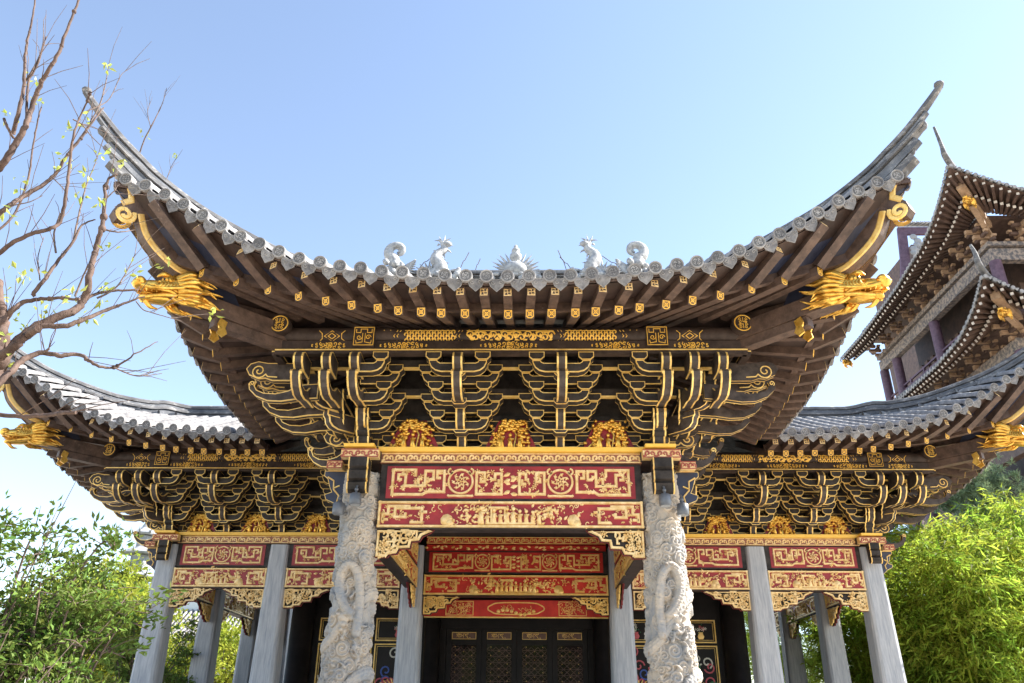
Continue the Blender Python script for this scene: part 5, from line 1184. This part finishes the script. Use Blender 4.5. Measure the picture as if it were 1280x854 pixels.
# ---- shrubs at the lower left
def crown_clumps(c, rad, n_clump, n_leaf, cl, r):
    """clump centres through an uneven crown volume, leaves round each"""
    out = []
    for i in range(n_clump):
        v = nr.normal(size=3); v /= np.linalg.norm(v); k = nr.uniform(.35, 1.05) ** .6
        out.append(np.array(c) + v * np.array(rad) * k)
    Cc = np.array(out); P = np.repeat(Cc, n_leaf, 0); spread = nr.normal(size=P.shape) * np.repeat(nr.uniform(.5, 1.2, n_clump), n_leaf)[:, None] * cl
    return Cc, P + spread, spread
def leafy(name, label, cat, base, c, rad, n_clump, n_leaf, cl, L, W, m_leaf, bark='barkdark', twigs=10, group=None, up=.2):
    t = thing(name, label, cat, (base[0], base[1], G), group); q = MB(); Cc, P, S = crown_clumps(c, rad, n_clump, n_leaf, cl, rng)
    base = np.array((base[0], base[1], G)); top = np.array(c) - np.array((0, 0, rad[2] * .5)); rr = max(rad) * .05
    branch(q, [base, (base + top) / 2 + nr.normal(size=3) * .1, top], rr, rr * .55)
    for i in range(0, len(Cc), max(1, len(Cc) // 34)): branch(q, [top, (top + Cc[i]) / 2 + nr.normal(size=3) * .12 * rad[0], Cc[i]], rr * .4, rr * .08, 7, 5)
    q.build('trunk', [bark], t); D = S / (np.linalg.norm(S, axis=1)[:, None] + 1e-6) + nr.normal(size=P.shape) * .6; D[:, 2] += up
    lw = nr.uniform(.7, 1.25, len(P)); link('crown', leaf_mesh('crown', P, D, L * lw, W * lw, [m_leaf]), t)
    return t
def shrub(label, base, stems, L, W, n, m_leaf, height, spread, group):
    t = thing('shrub', label, 'shrub', (base[0], base[1], G), group); q = MB(); PP, DD = [], []
    for i in range(stems):
        a = nr.uniform(0, 6.283); lean = nr.uniform(.1, 1) * spread; h = height * nr.uniform(.6, 1.05)
        p0 = np.array((base[0], base[1], G)) + np.array((math.cos(a), math.sin(a), 0)) * .25
        p2 = p0 + np.array((math.cos(a) * lean, math.sin(a) * lean, h)); p1 = p0 + np.array((math.cos(a) * lean * .25, math.sin(a) * lean * .25, h * .6))
        p3 = p2 + np.array((math.cos(a), math.sin(a), .1)) * nr.uniform(.1, .5)
        P = branch(q, [p0, p1, p2, p3], .02, .004, 26, 5)
        for k in range(n):
            j = nr.integers(8, 26); d = nr.normal(size=3); d[2] = abs(d[2]) * .5; d /= np.linalg.norm(d); ln = nr.uniform(.12, .42)
            e = P[j] + d * ln
            if k % 3 == 0: q.tube([P[j], (P[j] + e) / 2 + (0, 0, .02), e], [.005, .004, .002], 4)
            m = nr.integers(6, 13); f = nr.uniform(.2, 1, m)[:, None]; PP.append(P[j] + (e - P[j]) * f + nr.normal(size=(m, 3)) * .03); DD.append(np.tile(d, (m, 1)) + nr.normal(size=(m, 3)) * .8)
    for i in range(stems // 4):                              # bare arching shoots
        a = nr.uniform(0, 6.283); d = np.array((math.cos(a), math.sin(a), 0)); b0 = np.array((base[0], base[1], G + height * .6)) + d * .2
        branch(q, [b0, b0 + d * spread * .5 + (0, 0, height * .28), b0 + d * spread * 1.3 + (0, 0, height * nr.uniform(.42, .62))], .010, .003, 14, 5)
    q.build('stem', ['barkdark'], t); P = np.vstack(PP); D = np.vstack(DD); lw = nr.uniform(.6, 1.2, len(P))
    link('foliage', leaf_mesh('foliage', P, D, L * lw, W * lw, [m_leaf]), t)
gS = 'shrubs in front of the gallery'
shrub('dark green shrub with long arching twigs under the bare tree', (-4.75, 7.6), 34, .082, .036, 28, 'bush', 3.0, .6, None)
shrub('leafy shrub in front of the outermost grey column of the gallery', (-4.3, 7.9), 26, .08, .034, 24, 'bush', 2.45, .45, None)
shrub('low dense shrub with small dark leaves, furthest from the columns', (-4.1, 6.6), 18, .075, .032, 24, 'bush', 1.9, .4, None)
shrub('bushy green shrub growing behind the outermost grey column', (-9.6, 21.6), 26, .10, .045, 40, 'bush', 3.6, 1.0, None)
leafy('tree', 'bright yellow-green leafy tree behind the dark shrubs', 'tree', (-22.4, 43), (-22.2, 43, 4.4), (3.9, 3.4, 3.1), 190, 110, .5, .26, .13, 'bright')
leafy('tree', 'round yellow-green tree seen between the grey columns beside the white wall', 'tree', (-15.4, 44), (-15.4, 44, 2.2), (3.4, 2.6, 2.3), 130, 100, .42, .24, .12, 'bright')
leafy('tree', 'green broadleaf tree seen behind the black-walled hall beside the second grey column', 'tree', (-9.2, 46), (-9.0, 46, 2.4), (2.8, 2.4, 2.6), 120, 100, .42, .24, .12, 'bright')
# ---- trees across the court, behind the viewer: the glazed doors mirror them
for i, (x, y, hh, lab) in enumerate(((-9, -24, 3.4, 'tree across the court mirrored in the door glass, nearest the bare tree'), (1, -27, 4.2, 'tall tree across the court mirrored in the middle of the door glass'), (11, -24, 3.6, 'tree across the court mirrored in the door glass, on the tower side'))):
    leafy('tree', lab, 'tree', (x, y), (x, y, hh), (5.5, 3, 3.6), 150, 50, .8, .5, .28, 'bush')
# ---- bamboo at the right
def bamboo(label, x, y, h, spread, n_culm, n_leaf, group=None):
    t = thing('bamboo_clump', label, 'bamboo', (x, y, G), group); q = MB(); PP, DD = [], []
    for i in range(n_culm):
        a = nr.uniform(0, 6.283); d = np.array((math.cos(a), math.sin(a), 0)); p0 = np.array((x, y, G)) + d * nr.uniform(.1, spread * .55); H = h * nr.uniform(.55, 1.0)
        P = smooth_path([p0, p0 + d * spread * .12 + (0, 0, H * .5), p0 + d * spread * .35 + (0, 0, H * .86), p0 + d * spread * .75 + (0, 0, H)], 40)
        q.tube(P, [.035, .03, .02, .006], 6)
        for k in range(n_leaf // 12):
            j = nr.integers(9, 40); b = nr.normal(size=3); b[2] = b[2] * .25 + .1; b /= np.linalg.norm(b); ln = nr.uniform(.3, .95); e = P[j] + b * ln + (0, 0, -.12 * ln)
            if k % 4 == 0: q.tube([P[j], (P[j] + e) / 2 + (0, 0, .04), e], [.008, .006, .003], 4)
            m = nr.integers(8, 16); f = nr.uniform(.35, 1.05, m)[:, None]; PP.append(P[j] + (e - P[j]) * f + nr.normal(size=(m, 3)) * .06)
            dd = np.tile(b, (m, 1)) + nr.normal(size=(m, 3)) * .55; dd[:, 2] -= .55; DD.append(dd)
    q.build('culm', ['bamboo'], t); P = np.vstack(PP); D = np.vstack(DD); lw = nr.uniform(.65, 1.25, len(P))
    link('foliage', leaf_mesh('foliage', P, D, .27 * lw, .042 * lw, ['bamboo'], .25), t)
bamboo('sunlit yellow-green bamboo clump next to the outermost grey column', 11.2, 21.2, 6.1, 1.6, 26, 900)
bamboo('tall bright bamboo clump in front of the pine', 13.3, 22.6, 7.1, 1.7, 26, 900)
bamboo('bright bamboo clump at the edge of the picture below the tower', 15.6, 23.6, 7.8, 1.9, 26, 900)
bamboo('bamboo clump seen between the two outermost columns of the wing', 9.9, 24.0, 5.6, 1.6, 24, 850)
bamboo('bamboo clump seen through the gallery beside the black hall corner', 15.0, 48.0, 8.4, 2.8, 34, 1000)
bamboo('low bamboo clump standing behind the column nearest the pine', 11.9, 26.0, 5.9, 1.8, 24, 850)
# ---- pine below the tower
def pine(label, x, y, h, rad):
    t = thing('pine_tree', label, 'pine', (x, y, G)); q = MB(); T = branch(q, [(x, y, G), (x + .1, y, G + h * .5), (x - .1, y, G + h)], .16, .03, 20, 8); PP, DD = [], []
    for i in range(64):
        f = nr.uniform(.32, 1.0); j = int(f * 19); a = nr.uniform(0, 6.283); L = rad * (1.25 - f) * nr.uniform(.7, 1.3) + .25
        d = np.array((math.cos(a), math.sin(a), nr.uniform(.05, .5))); B_ = branch(q, [T[j], T[j] + d * L * .5, T[j] + d * L + (0, 0, .15 * L)], .03, .008, 10, 5)
        for k in range(20):
            c = B_[nr.integers(3, 10)] + nr.normal(size=3) * .17; m = 24; dd = nr.normal(size=(m, 3)); dd[:, 2] += .5; PP.append(np.tile(c, (m, 1))); DD.append(dd)
    q.build('trunk', ['barkdark'], t); P = np.vstack(PP); D = np.vstack(DD)
    link('crown', leaf_mesh('crown', P, D, nr.uniform(.14, .25, len(P)), .026, ['pine'], .05), t)
pine('blue-green pine tree standing before the tower, taller than the bamboo', 14.9, 25.6, 9.0, 2.2)
pine('smaller dark pine close behind the outermost column of the wing', 12.4, 26.4, 7.2, 1.7)
pine('pine tree at the edge of the picture behind the bright bamboo', 17.0, 25.4, 8.6, 2.0)
# ---- white building with a tiled roof behind the gallery, small stone pagoda far behind
WB = thing('white_house', 'white plastered house with grey tiled roof seen between the grey columns', 'house', (-17, 54, G))
q = MB(); q.box(-26.5, -7.5, 52.2, 58, G, 8.0); q.build('wall', ['plaster'], WB)
q = MB(); q.sheet([[(-27, 48.6, 4.3), (-7, 48.6, 4.3)], [(-27, 50.4, 5.15), (-7, 50.4, 5.15)], [(-27, 52.15, 6.3), (-7, 52.15, 6.3)]], 0, False)
for i in range(66): q.tube([(-26.9 + i * .3, 48.5, 4.32), (-26.9 + i * .3, 50.4, 5.21), (-26.9 + i * .3, 52.1, 6.34)], .09, 6, 1)
q.build('roof', ['tiledark', 'tile'], WB)
q = MB(); q.box(-26, -8, 49.8, 52.1, G, 4.5); q.build('porch_wall', ['plaster'], WB)
SP = thing('stone_pagoda', 'small pale grey tiered stone pagoda far behind the bushes', 'pagoda', (-21.5, 45, G))
for i, (z, w_) in enumerate(((9.8, .55), (8.7, .75), (7.4, 1.0), (5.9, 1.2), (4.2, 1.4), (2.3, 1.6))):
    q = MB(); q.lathe([(w_ * .72, z - 1.5), (w_ * .72, z - .35)], (-21.5, 45, 0), 8, 0, False); q.build('storey', ['stonegrey'], SP)
    q = MB(); q.lathe([(w_ * 1.25, z - .28), (w_ * 1.3, z - .2), (w_ * .95, z - .05), (w_ * .6, z + .12)], (-21.5, 45, 0), 8, 0, False)
    for k in range(8): a = k * math.pi / 4; q.tube([(-21.5 + w_ * .9 * math.cos(a), 45 + w_ * .9 * math.sin(a), z - .08), (-21.5 + w_ * 1.3 * math.cos(a), 45 + w_ * 1.3 * math.sin(a), z - .2), (-21.5 + w_ * 1.5 * math.cos(a), 45 + w_ * 1.5 * math.sin(a), z + .05)], [.06, .06, .02], 5)
    q.build('roof', ['stonegrey'], SP)
q = MB(); q.lathe([(.3, 9.9), (.12, 10.3), (.16, 10.5), (.03, 11.2)], (-21.5, 45, 0), 8); q.build('finial', ['stonegrey'], SP)
